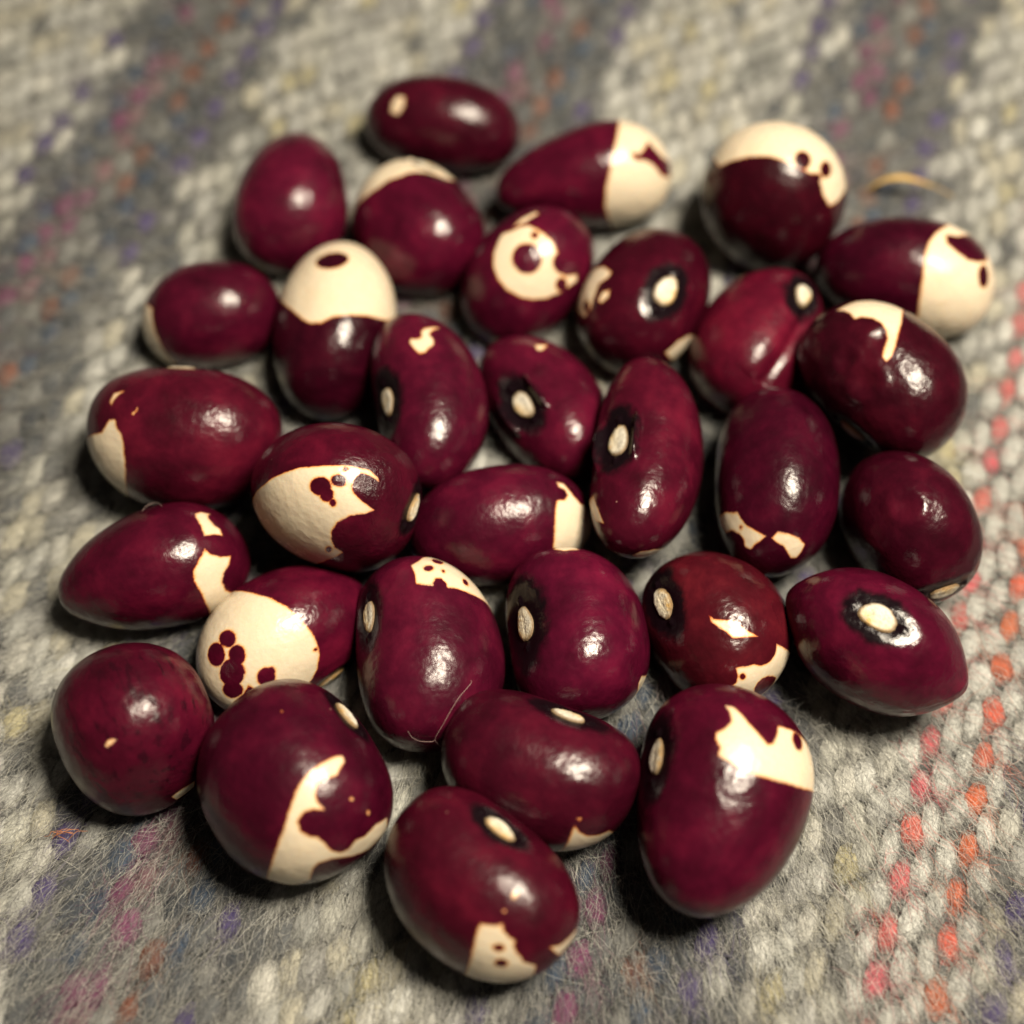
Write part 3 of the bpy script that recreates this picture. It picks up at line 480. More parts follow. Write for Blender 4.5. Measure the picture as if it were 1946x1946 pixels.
 {'loc': [-6.065, -13.814, 3.784], 'rot': [[0.151, -0.8058, -0.5727], [-0.9885, -0.123, -0.0874], [0.0, 0.5793, -0.8151]], 'size': [7.105, 5.32, 5.108], 'n': 2.3, 'e': 0, 'pt': 0, 'bend': 0.2, 'hs': -0.334, 'hil': [1.25, 0.72], 'c0': [0.301, 0.5427, -0.7842], 'e1': [-0.8745, 0.485, 0.0], 'e2': [0.3804, 0.6858, 0.6205], 'marks': [['C', [[0.967, -0.413], [0.979, -0.571], [1.043, -0.75], [1.075, -0.979], [0.972, -1.115], [0.868, -1.252], [0.76, -1.389], [0.614, -1.434], [0.479, -1.512], [0.339, -1.589], [0.202, -1.629], [0.064, -1.665], [-0.077, -1.708], [-0.265, -1.641], [-0.122, -1.522], [0.055, -1.383], [0.236, -1.051], [0.348, -0.876], [0.431, -0.747], [0.48, -0.649], [0.53, -0.673], [0.604, -0.654], [0.636, -0.573], [0.604, -0.487], [0.574, -0.486], [0.631, -0.391], [0.712, -0.284], [0.827, -0.355]]], ['M', [[0.829, -0.968], [0.812, -0.92], [0.796, -0.866], [0.814, -0.823], [0.836, -0.792], [0.867, -0.775], [0.909, -0.785], [0.921, -0.803], [0.952, -0.854], [0.948, -0.893], [0.925, -0.922], [0.907, -0.964], [0.877, -0.983], [0.857, -1.0]]], ['M', [[0.772, -0.67], [0.763, -0.647], [0.757, -0.612], [0.76, -0.574], [0.773, -0.546], [0.795, -0.523], [0.815, -0.521], [0.832, -0.527], [0.846, -0.554], [0.849, -0.586], [0.846, -0.618], [0.833, -0.651], [0.812, -0.675], [0.792, -0.684]]], ['M', [[0.447, -1.1], [0.423, -1.091], [0.423, -1.089], [0.397, -1.059], [0.392, -1.032], [0.407, -1.002], [0.415, -0.992], [0.427, -0.986], [0.448, -0.986], [0.465, -1.0], [0.483, -1.024], [0.49, -1.057], [0.479, -1.081], [0.47, -1.102]]], ['M', [[0.675, -0.797], [0.667, -0.788], [0.663, -0.779], [0.664, -0.764], [0.665, -0.754], [0.672, -0.756], [0.676, -0.75], [0.686, -0.759], [0.689, -0.773], [0.695, -0.784], [0.698, -0.79], [0.694, -0.793], [0.686, -0.808], [0.681, -0.805]]]], 'props': {'eye': 1.15, 'notch': 0.4}, 'label': 'large bean with a cream top corner carrying small dots, thin fibre across its face', 'rho': 49.6},
 {'loc': [4.49, -12.483, 3.957], 'rot': [[0.1208, -0.8099, -0.5739], [-0.9927, -0.0986, -0.0699], [0.0, 0.5782, -0.8159]], 'size': [6.228, 5.118, 4.913], 'n': 2.5, 'e': 0, 'pt': 0, 'bend': 0.2, 'hs': -0.024, 'hil': [1.36, 0.86], 'c0': [0.324, 0.5969, -0.734], 'e1': [-0.8789, 0.4771, 0.0], 'e2': [0.3502, 0.6451, 0.6792], 'marks': [['C', [[-1.154, -0.849], [-0.98, -0.663], [-1.061, -0.59], [-1.236, -0.58], [-1.412, -0.481], [-1.596, -0.649], [-1.548, -0.844], [-1.485, -1.007], [-1.205, -0.996]]], ['C', [[1.192, -0.383], [1.023, -0.507], [0.99, -0.785], [1.121, -0.785], [1.25, -0.525]]]], 'props': {'eye': 1.3, 'notch': 0.4}, 'label': 'plump blunt bean with a large upright hilum on its left and a tiny cream corner', 'rho': 50.7},
 {'loc': [14.642, -11.622, 3.238], 'rot': [[0.4183, -0.7052, -0.5725], [-0.9083, -0.3247, -0.2636], [0.0, 0.6303, -0.7764]], 'size': [5.825, 5.135, 4.93], 'n': 2.15, 'e': 0, 'pt': 0, 'bend': 0.18, 'hs': -0.429, 'hil': [1.31, 0.8], 'c0': [0.2707, 0.7976, -0.539], 'e1': [-0.947, 0.3213, 0.0], 'e2': [0.1732, 0.5104, 0.8423], 'marks': [['C', [[0.195, -0.015], [0.114, -0.027], [-0.0, -0.158], [-0.051, -0.23], [-0.144, -0.267], [-0.246, -0.298], [-0.419, -0.39], [-0.3, -0.212], [-0.223, -0.08], [-0.11, -0.062], [0.004, -0.007], [0.1, 0.023]]], ['C', [[-0.697, -0.591], [-0.817, -0.493], [-0.841, -0.358], [-0.778, -0.209], [-0.684, -0.138], [-0.624, -0.016], [-0.54, 0.109], [-0.66, 0.155], [-0.73, 0.229], [-0.722, 0.359], [-0.91, 0.28], [-1.35, 0.23], [-1.733, 0.166], [-1.72, -0.021], [-1.745, -0.214], [-1.756, -0.398], [-1.775, -0.585], [-1.577, -0.694], [-1.38, -0.8], [-1.2, -0.914], [-0.943, -0.754]]], ['M', [[-0.748, 0.064], [-0.763, 0.079], [-0.767, 0.096], [-0.764, 0.118], [-0.749, 0.133], [-0.729, 0.142], [-0.704, 0.144], [-0.685, 0.137], [-0.673, 0.123], [-0.668, 0.105], [-0.671, 0.085], [-0.685, 0.069], [-0.704, 0.061], [-0.729, 0.058]]], ['M', [[-1.322, -0.382], [-1.403, -0.367], [-1.474, -0.306], [-1.519, -0.203], [-1.53, -0.084], [-1.511, 0.024], [-1.456, 0.11], [-1.357, 0.151], [-1.195, 0.119], [-1.076, 0.052], [-1.013, -0.033], [-1.007, -0.133], [-1.055, -0.232], [-1.166, -0.319]]]], 'props': {'eye': 1.15, 'brown': 1, 'notch': 0.35}, 'label': 'brownish red bean with a cream arrow mark and a cream lower right corner', 'rho': 37.4},
 {'loc': [25.302, -13.731, 5.77], 'rot': [[0.8522, -0.0945, -0.5146], [-0.5232, -0.1539, -0.8382], [0.0, 0.9836, -0.1805]], 'size': [6.832, 4.763, 4.573], 'n': 2.02, 'e': 0, 'pt': 0.38, 'bend': 0.05, 'hs': -0.074, 'hil': [1.42, 0.94], 'c0': [0.0292, 0.9483, 0.3159], 'e1': [-0.9995, 0.0307, 0.0], 'e2': [-0.0097, -0.3158, 0.9488], 'marks': [], 'props': {'eye': 0.85, 'crest': 1}, 'label': 'almond-shaped maroon bean lying on its back, hilum uppermost, right corner of the pile', 'rho': -15.8},
 {'loc': [-26.015, -7.152, 3.848], 'rot': [[0.9553, 0.0058, -0.2955], [0.2956, -0.0187, 0.9551], [0.0, -0.9998, -0.0196]], 'size': [6.989, 4.533, 4.352], 'n': 2.15, 'e': 0.18, 'pt': 0.1, 'bend': 0.12, 'hs': 0.0, 'hil': None, 'c0': [0.0485, -0.8433, -0.5353], 'e1': [0.9984, 0.0574, -0.0], 'e2': [0.0307, -0.5344, 0.8447], 'marks': [['C', [[0.615, 0.81], [0.719, 0.858], [0.844, 0.802], [0.778, 0.76], [0.756, 0.673], [0.788, 0.535], [0.844, 0.455], [0.85, 0.329], [0.729, 0.359], [0.601, 0.354], [0.608, 0.534], [0.597, 0.697]]], ['C', [[0.56, 0.147], [0.609, 0.052], [0.714, -0.022], [0.875, -0.033], [0.812, -0.184], [0.719, -0.285], [0.693, -0.435], [0.753, -0.598], [0.96, -0.784], [0.818, -1.059], [0.665, -1.365], [0.477, -0.714], [0.417, -0.472], [0.366, -0.3], [0.39, -0.125], [0.47, -0.0]]]], 'props': {}, 'label': 'pointed maroon bean with a broken cream band near its right end, left edge of pile', 'rho': 150.0},
 {'loc': [-16.327, -11.785, 2.325], 'rot': [[0.8321, 0.5286, -0.1683], [0.5547, -0.7928, 0.2524], [0.0, -0.3033, -0.9529]], 'size': [6.762, 4.635, 4.45], 'n': 2.15, 'e': -0.05, 'pt': 0, 'bend': 0.12, 'hs': 0.204, 'hil': [1.2, 0.68], 'c0': [-0.0863, 0.1357, -0.987], 'e1': [-0.0, 0.9907, 0.1362], 'e2': [0.9963, 0.0118, -0.0855], 'marks': [['C', [[-1.317, -0.302], [-0.891, -0.072], [-0.731, 0.01], [-0.594, 0.085], [-0.355, 0.182], [-0.097, 0.239], [0.166, 0.273], [0.365, 0.265], [0.556, 0.233], [0.796, 0.137], [0.922, 0.03], [1.073, -0.159], [1.275, -0.33], [1.456, -0.519], [1.531, -0.683], [1.4, -0.807], [1.266, -0.921], [1.137, -1.044], [1.011, -1.163], [0.864, -1.254], [0.623, -1.27], [0.405, -1.291], [0.207, -1.351], [0.008, -1.421], [-0.193, -1.498], [-0.384, -1.482], [-0.586, -1.472], [-0.782, -1.455], [-0.998, -1.464], [-1.201, -1.444], [-1.334, -1.338], [-1.464, -1.225], [-1.581, -1.1], [-1.732, -0.995], [-1.709, -0.799], [-1.693, -0.612], [-1.692, -0.43]]], ['M', [[-0.339, -0.446], [-0.298, -0.468], [-0.286, -0.51], [-0.297, -0.553], [-0.333, -0.595], [-0.389, -0.624], [-0.454, -0.641], [-0.513, -0.635], [-0.554, -0.61], [-0.566, -0.568], [-0.551, -0.516], [-0.512, -0.472], [-0.458, -0.446], [-0.396, -0.435]]], ['M', [[-0.248, -0.645], [-0.192, -0.682], [-0.166, -0.737], [-0.172, -0.796], [-0.209, -0.849], [-0.279, -0.889], [-0.361, -0.9], [-0.441, -0.887], [-0.501, -0.843], [-0.525, -0.784], [-0.516, -0.722], [-0.466, -0.668], [-0.399, -0.636], [-0.325, -0.63]]], ['M', [[-0.058, -0.435], [-0.011, -0.467], [0.013, -0.509], [0.008, -0.554], [-0.025, -0.592], [-0.079, -0.615], [-0.143, -0.62], [-0.205, -0.604], [-0.253, -0.573], [-0.276, -0.529], [-0.268, -0.482], [-0.239, -0.447], [-0.184, -0.423], [-0.119, -0.419]]], ['M', [[0.146, -0.539], [0.21, -0.592], [0.24, -0.659], [0.232, -0.735], [0.18, -0.8], [0.102, -0.843], [0.005, -0.852], [-0.082, -0.823], [-0.142, -0.764], [-0.167, -0.69], [-0.152, -0.618], [-0.102, -0.559], [-0.029, -0.523], [0.061, -0.517]]], ['M', [[0.341, -0.676], [0.383, -0.715], [0.402, -0.778], [0.392, -0.84], [0.354, -0.898], [0.293, -0.937], [0.223, -0.939], [0.162, -0.918], [0.12, -0.865], [0.105, -0.804], [0.118, -0.743], [0.161, -0.694], [0.216, -0.662], [0.28, -0.656]]], ['M', [[0.452, -0.293], [0.502, -0.327], [0.529, -0.371], [0.521, -0.416], [0.488, -0.451], [0.427, -0.469], [0.359, -0.469], [0.299, -0.449], [0.253, -0.416], [0.233, -0.374], [0.236, -0.333], [0.268, -0.298], [0.323, -0.278], [0.39, -0.275]]], ['M', [[0.376, -0.257], [0.397, -0.272], [0.408, -0.289], [0.405, -0.309], [0.39, -0.323], [0.367, -0.332], [0.337, -0.332], [0.309, -0.324], [0.29, -0.31], [0.282, -0.292], [0.282, -0.274], [0.299, -0.26], [0.32, -0.252], [0.35, -0.25]]], ['M', [[0.335, -0.591], [0.45, -0.557], [0.483, -0.415], [0.601, -0.369], [0.743, -0.466], [0.663, -0.68], [0.548, -0.87], [0.465, -0.919], [0.429, -0.72]]], ['M', [[0.448, 0.239], [0.459, 0.232], [0.462, 0.224], [0.461, 0.217], [0.455, 0.21], [0.443, 0.204], [0.433, 0.202], [0.42, 0.205], [0.408, 0.209], [0.406, 0.218], [0.408, 0.226], [0.412, 0.234], [0.426, 0.238], [0.433, 0.24]]]], 'props': {}, 'label': 'bean with a big cream end like a spotted face beneath the pointed left bean', 'rho': 82.0},
 {'loc': [-25.869, -19.456, 4.636], 'rot': [[0.4472, -0.2394, 0.8618], [-0.8944, -0.1197, 0.4309], [0.0, -0.9635, -0.2676]], 'size': [5.571, 5.466, 5.247], 'n': 2.4, 'e': 0, 'pt': 0, 'bend': 0.2, 'hs': 0.0, 'hil': None, 'c0': [0.4583, -0.8666, -0.1976], 'e1': [0.884, 0.4675, -0.0], 'e2': [0.0924, -0.1746, 0.9803], 'marks': [['C', [[0.107, -0.392], [0.057, -0.338], [0.064, -0.229], [0.106, -0.299], [0.128, -0.355]]], ['C', [[1.108, 0.287], [1.011, 0.478], [0.989, 0.685], [1.195, 0.714], [1.244, 0.546], [1.293, 0.379]]]], 'props': {'streak': 1}, 'label': 'round wine-red bean with dark streaks, lowest on the left edge of the pile', 'rho': 150.0},
 {'loc': [-14.356, -23.919, 5.471], 'rot': [[0.5879, 0.7166, -0.3754], [-0.809, 0.5207, -0.2728], [0.0, 0.464, 0.8858]], 'size': [6.663, 6.059, 5.817], 'n': 2.3, 'e': 0, 'pt': 0, 'bend': 0.12, 'hs': -0.159, 'hil': [1.2, 0.68], 'c0': [0.3168, 0.3285, 0.8898], 'e1': [0.0, -0.9381, 0.3464], 'e2': [0.9485, -0.1097, -0.2972], 'marks': [['C', [[-0.545, 0.014], [-0.634, 0.052], [-0.608, 0.117], [-0.516, 0.142], [-0.421, 0.178], [-0.3, 0.137], [-0.207, 0.129], [-0.126, 0.187], [-0.082, 0.273], [-0.091, 0.365], [0.002, 0.289], [0.094, 0.26], [0.196, 0.307], [0.236, 0.399], [0.205, 0.498], [0.156, 0.558], [0.152, 0.649], [0.157, 0.797], [0.099, 0.922], [0.008, 0.962], [-0.125, 0.914], [-0.246, 0.977], [-0.462, 0.961], [-0.693, 1.065], [-0.654, 1.331], [-0.512, 1.336], [-0.358, 1.333], [-0.218, 1.342], [-0.069, 1.231], [0.049, 1.124], [0.143, 1.002], [0.228, 0.91], [0.371, 0.848], [0.487, 0.901], [0.644, 1.091], [0.813, 1.13], [0.978, 1.154], [1.009, 1.022], [1.038, 0.889], [1.077, 0.763], [0.797, 0.567], [0.564, 0.41], [0.448, 0.341], [0.338, 0.275], [0.227, 0.197], [0.117, 0.126], [-0.021, 0.041], [-0.179, -0.006], [-0.278, -0.009], [-0.384, -0.01]]], ['C', [[-0.406, 0.474], [-0.398, 0.481], [-0.387, 0.482], [-0.375, 0.48], [-0.367, 0.472], [-0.365, 0.463], [-0.363, 0.454], [-0.369, 0.444], [-0.378, 0.44], [-0.387, 0.437], [-0.397, 0.44], [-0.406, 0.447], [-0.409, 0.455], [-0.408, 0.466]]], ['C', [[-0.462, 0.741], [-0.454, 0.751], [-0.443, 0.755], [-0.436, 0.757], [-0.43, 0.751], [-0.428, 0.743], [-0.432, 0.73], [-0.437, 0.716], [-0.448, 0.705], [-0.456, 0.698], [-0.465, 0.699], [-0.47, 0.703], [-0.471, 0.712], [-0.469, 0.725]]], ['C', [[-0.378, -0.695], [-0.372, -0.689], [-0.367, -0.686], [-0.361, -0.686], [-0.355, -0.69], [-0.352, -0.694], [-0.352, -0.701], [-0.354, -0.706], [-0.36, -0.712], [-0.363, -0.714], [-0.372, -0.713], [-0.376, -0.71], [-0.379, -0.705], [-0.378, -0.698]]]], 'props': {}, 'label': 'largest round bean, front left, with a curling cream hook around a maroon clover shape', 'rho': -81.1},
 {'loc': [1.766, -22.759, 4.921], 'rot': [[0.9363, 0.263, -0.2329], [-0.3513, 0.7009, -0.6207], [0.0, 0.663, 0.7486]], 'size': [6.658, 4.898, 4.702], 'n': 2.35, 'e': 0, 'pt': 0, 'bend': 0.16, 'hs': 0.145, 'hil': [1.23, 0.68], 'c0': [0.0785, 0.3589, 0.93], 'e1': [0.0, -0.9329, 0.3601], 'e2': [0.9969, -0.0283, -0.0733], 'marks': [['C', [[0.564, 0.538], [0.656, 0.618], [0.722, 0.765], [0.7, 0.925], [0.633, 1.058], [0.742, 1.282], [0.974, 1.261], [1.179, 1.227], [1.258, 1.095], [1.365, 0.961], [1.437, 0.835], [1.378, 0.601], [1.144, 0.602], [0.832, 0.57], [0.675, 0.542]]], ['C', [[0.449, 0.512], [0.431, 0.564], [0.483, 0.558]]]], 'props': {'eye': 1.15, 'notch': 0.25}, 'label': 'plain plum bean, hilum on top, cream only at its lower right, centre front', 'rho': -76.9},
 {'loc': [-2.034, -30.714, 5.216], 'rot': [[0.7425, 0.4137, -0.5269], [-0.6698, 0.4585, -0.584], [0.0, 0.7865, 0.6175]], 'size': [6.947, 5.102, 4.898], 'n': 2.25, 'e': 0, 'pt': 0, 'bend': 0.16, 'hs': -0.116, 'hil': [1.2, 0.68], 'c0': [0.1487, 0.6187, 0.7714], 'e1': [-0.9723, 0.2337, 0.0], 'e2': [-0.1803, -0.7501, 0.6363], 'marks': [['C', [[-0.263, 0.266], [-0.313, 0.218], [-0.359, 0.157], [-0.383, 0.084], [-0.449, 0.138], [-0.539, 0.141], [-0.593, 0.122], [-0.63, 0.188], [-0.717, 0.225], [-0.807, 0.235], [-0.887, 0.276], [-1.075, 0.213], [-1.284, 0.375], [-1.382, 0.514], [-1.31, 0.668], [-1.25, 0.829], [-1.182, 0.987], [-1.066, 1.059], [-0.927, 1.112], [-0.801, 1.178], [-0.532, 0.728], [-0.415, 0.54], [-0.321, 0.386]]], ['C', [[-0.949, -0.104], [-1.072, -0.233], [-1.133, -0.439], [-1.2, -0.707], [-1.333, -0.635], [-1.323, -0.463], [-1.319, -0.295], [-1.303, -0.126], [-1.091, -0.108]]], ['M', [[-0.596, 0.284], [-0.611, 0.305], [-0.614, 0.331], [-0.607, 0.356], [-0.595, 0.377], [-0.575, 0.388], [-0.554, 0.391], [-0.535, 0.378], [-0.524, 0.358], [-0.52, 0.333], [-0.525, 0.307], [-0.538, 0.284], [-0.558, 0.273], [-0.579, 0.271]]], ['M', [[-0.787, 0.419], [-0.8, 0.44], [-0.809, 0.472], [-0.8, 0.511], [-0.784, 0.531], [-0.759, 0.549], [-0.731, 0.547], [-0.707, 0.535], [-0.692, 0.507], [-0.683, 0.476], [-0.689, 0.443], [-0.708, 0.419], [-0.735, 0.407], [-0.759, 0.403]]], ['C', [[-0.264, -0.271], [-0.271, -0.245], [-0.269, -0.219], [-0.266, -0.207], [-0.255, -0.198], [-0.242, -0.204], [-0.227, -0.224], [-0.217, -0.242], [-0.209, -0.271], [-0.212, -0.293], [-0.215, -0.31], [-0.225, -0.314], [-0.24, -0.31], [-0.254, -0.29]]], ['C', [[-0.305, -0.05], [-0.309, -0.046], [-0.311, -0.04], [-0.309, -0.031], [-0.306, -0.028], [-0.301, -0.022], [-0.296, -0.025], [-0.291, -0.028], [-0.287, -0.034], [-0.286, -0.042], [-0.287, -0.047], [-0.292, -0.054], [-0.294, -0.056], [-0.299, -0.053]]]], 'props': {'eye': 0.95, 'notch': 0.25}, 'label': 'frontmost bean, brown-red, cream lower end with two dark dots, nearest the camera', 'rho': -61.3},
 {'loc': [13.462, -25.385, 5.77], 'rot': [[-0.241, -0.8617, -0.4465], [-0.9705, 0.214, 0.1109], [0.0, 0.46, -0.8879]], 'size': [7.644, 5.7, 5.472], 'n': 2.15, 'e': -0.21, 'pt': 0, 'bend': 0.15, 'hs': -0.168, 'hil': [1.25, 0.82], 'c0': [0.2418, 0.4906, -0.8372], 'e1': [-0.0, 0.8628, 0.5056], 'e2': [0.9703, -0.1223, 0.2086], 'marks': [['C', [[0.085, -0.897], [-0.004, -0.884], [-0.107, -0.829], [-0.186, -0.751], [-0.293, -0.689], [-0.377, -0.627], [-0.431, -0.588], [-0.502, -0.622], [-0.536, -0.726], [-0.553, -0.843], [-0.665, -0.862], [-0.827, -0.903], [-1.039, -0.908], [-1.344, -0.904], [-1.385, -0.778], [-1.439, -0.652], [-1.496, -0.527], [-1.554, -0.394], [-1.377, -0.387], [-1.066, -0.321], [-0.811, -0.306], [-0.584, -0.296], [-0.366, -0.296], [-0.153, -0.317], [0.003, -0.364], [0.097, -0.387], [0.093, -0.463], [0.157, -0.523], [0.154, -0.585], [0.071, -0.628], [-0.01, -0.721], [0.028, -0.822]]], ['M', [[-0.931, -0.843], [-0.936, -0.788], [-0.92, -0.735], [-0.901, -0.7], [-0.866, -0.679], [-0.829, -0.676], [-0.794, -0.698], [-0.768, -0.731], [-0.761, -0.771], [-0.767, -0.813], [-0.793, -0.865], [-0.83, -0.891], [-0.871, -0.9], [-0.906, -0.879]]]], 'props': {'eye': 1.25, 'notch': 0.4}, 'label': 'biggest teardrop-shaped bean, front right, with a jagged cream flame across its shoulder', 'rho': 70.5},
]


def cube_sphere(n):
    t = np.tan(np.linspace(-math.pi / 4, math.pi / 4, n + 1))
    a, b = np.meshgrid(t, t, indexing='ij'); one = np.ones_like(a)
    sides = [np.stack(s, -1).reshape(-1, 3) for s in ((one, a, b), (-one, b, a), (b, one, a), (a, -one, b), (a, b, one), (b, a, -one))]
    v = np.concatenate(sides); v /= np.linalg.norm(v, axis=1)[:, None]
    i = (np.arange(n)[:, None] * (n + 1) + np.arange(n)[None]).ravel()
    f1 = np.stack([i, i + n + 1, i + n + 2, i + 1], -1)
    f = np.concatenate([f1 + k * (n + 1) ** 2 for k in range(6)])
    key = np.round(v * 1e5).astype(np.int64)
    _, first, inv = np.unique(key, axis=0, return_index=True, return_inverse=True)
    return v[first], inv.ravel()[f]

SPHERES = {n: cube_sphere(n) for n in (44, 72)}

def bean_surface(d, b):
    n = b['n']; l, w, t = b['size']
    r = 1 / ((np.abs(d[:, 0]) ** n + (d[:, 1] ** 2 + d[:, 2] ** 2) ** (n / 2)) ** (1 / n))
    u = d * r[:, None]; x = u[:, 0]
    s = (1 + b['e'] * x) * (1 - b['pt'] * x ** 4)
    P = np.stack([l * x, w * (u[:, 1] * s + b['bend'] * (x * x - .3)), t * u[:, 2] * s], -1)
    nr = np.stack([u[:, 0] / l, u[:, 1] / w, u[:, 2] / t], -1); nr /= np.linalg.norm(nr, axis=1)[:, None]
    return P, nr

def lumps(d, seed, amp, freq):
    r = np.random.default_rng(seed); out = np.zeros(len(d))
    for k in range(7):
        w = r.normal(0, 1, 3); w *= freq * (1 + k * .35) / np.linalg.norm(w)
        out += np.sin(d @ w + r.random() * 6.28) / (1 + k * .55)
    return out * amp / 2.2

def eye_frame(b):
    hs = b['hs']; dh = np.array([[hs, math.sqrt(max(.02, 1 - hs * hs)), 0.0]])
    p, n = bean_surface(dh, b)
    return dh[0], p[0], n[0]

def full_surface(d, b, seed):
    """coat position, outward normal and black-eye measure for directions d"""
    P, nr = bean_surface(d, b)
    l, w, t = b['size']; pr = b['props']
    disp = lumps(d, seed, .024 * (l + w) / 2, 2.2) + lumps(d, seed + 50, .0035 * w, 7.0)
    eye = np.full(len(d), -1.0)
    dh, ph, nh = eye_frame(b)
    ha, hb = b['hil'] if b['hil'] else (1.15, .6)
    tx = np.array([nh[1], -nh[0], 0.0])
    q = P - ph; dx = q @ tx; dz = q[:, 2]
    side = (d @ dh) > .15
    k = pr.get('eye', 1.0)
    ex, ez = ha * 2.5 * k, hb * 2.2 * k
    e = (dx / ex) ** 2 * .55 + np.sqrt((dz / ez) ** 2 + (dx / ex) ** 2 * .45)
    eye[side] = 1 - e[side]
    m = side.astype(float)
    disp = disp - pr.get('notch', 0) * np.exp(-(dx / 2.6) ** 2 - (dz / 2.3) ** 2) * np.clip((d @ dh) * 3, 0, 1)
    disp = disp - m * (.20 * np.exp(-(e / .6) ** 2)) + m * .04 * np.exp(-((e - 1.05) / .22) ** 2)
    for sgn in (-1, 1):
        disp = disp + m * .20 * np.exp(-((dx - sgn * (ha + .42)) / .26) ** 2 - (dz / .24) ** 2)
    for (ax, ay, az, rm, dp) in pr.get('dents', ()):
        c_ = bean_surface(np.array([[ax, ay, az]]), b)[0][0]; q2 = ((P - c_) ** 2).sum(1)
        disp = disp - dp * np.exp(-q2 / rm ** 2) + dp * .35 * np.exp(-(np.sqrt(q2) - rm * 1.7) ** 2 / (rm * .6) ** 2)
    if 'lip' in pr:
        for sgn in (-1, 1):
            disp = disp + m * .72 * np.exp(-((dz - sgn * ez * .80) / .24) ** 2) * np.exp(-(dx / (ha * 1.25)) ** 4)
    if 'crest' in pr:
        disp = disp + m * .55 * np.exp(-(np.abs(dz) / 2.3) ** 2) * np.exp(-(dx / (l * .75)) ** 4) - m * .30 * np.exp(-(dz / .95) ** 2) * np.exp(-(dx / (l * .45)) ** 4)
    if 'groove' in pr:
        disp = disp - m * .42 * np.exp(-((dz - .9) / .55) ** 2) / (1 + np.exp((dx + .6) * 3)) + m * .10 * np.exp(-((dz + .7) / .9) ** 2) / (1 + np.exp((dx + .6) * 3))
    return P + nr * disp[:, None], nr, eye

def poly_sd(p, poly):
    """signed distance, positive inside"""
    poly = np.asarray(poly); d2 = np.full(len(p), 1e9); ins = np.zeros(len(p), dtype=bool)
    for a, c in zip(poly, np.roll(poly, -1, 0)):
        e = c - a; w = p - a
        t = np.clip((w @ e) / max(1e-9, e @ e), 0, 1)
        r = w - t[:, None] * e; d2 = np.minimum(d2, (r * r).sum(1))
        cond = (a[1] <= p[:, 1]) != (c[1] <= p[:, 1])
        if abs(e[1]) > 1e-9:
            ins ^= cond & (p[:, 0] < a[0] + (p[:, 1] - a[1]) * e[0] / e[1])
    return np.sqrt(d2) * np.where(ins, 1, -1)

# how dark each bean's skin is
TONE = {1: .75, 2: 1.3, 3: 1.15, 4: 1.0, 5: .5, 6: .62, 8: .7, 10: .55, 12: .5, 16: .62, 17: .62, 18: 1.05, 20: 1.1, 21: 1.1, 22: 1.1, 24: 1.1, 26: 1.1, 28: .75, 29: .72, 30: .85}

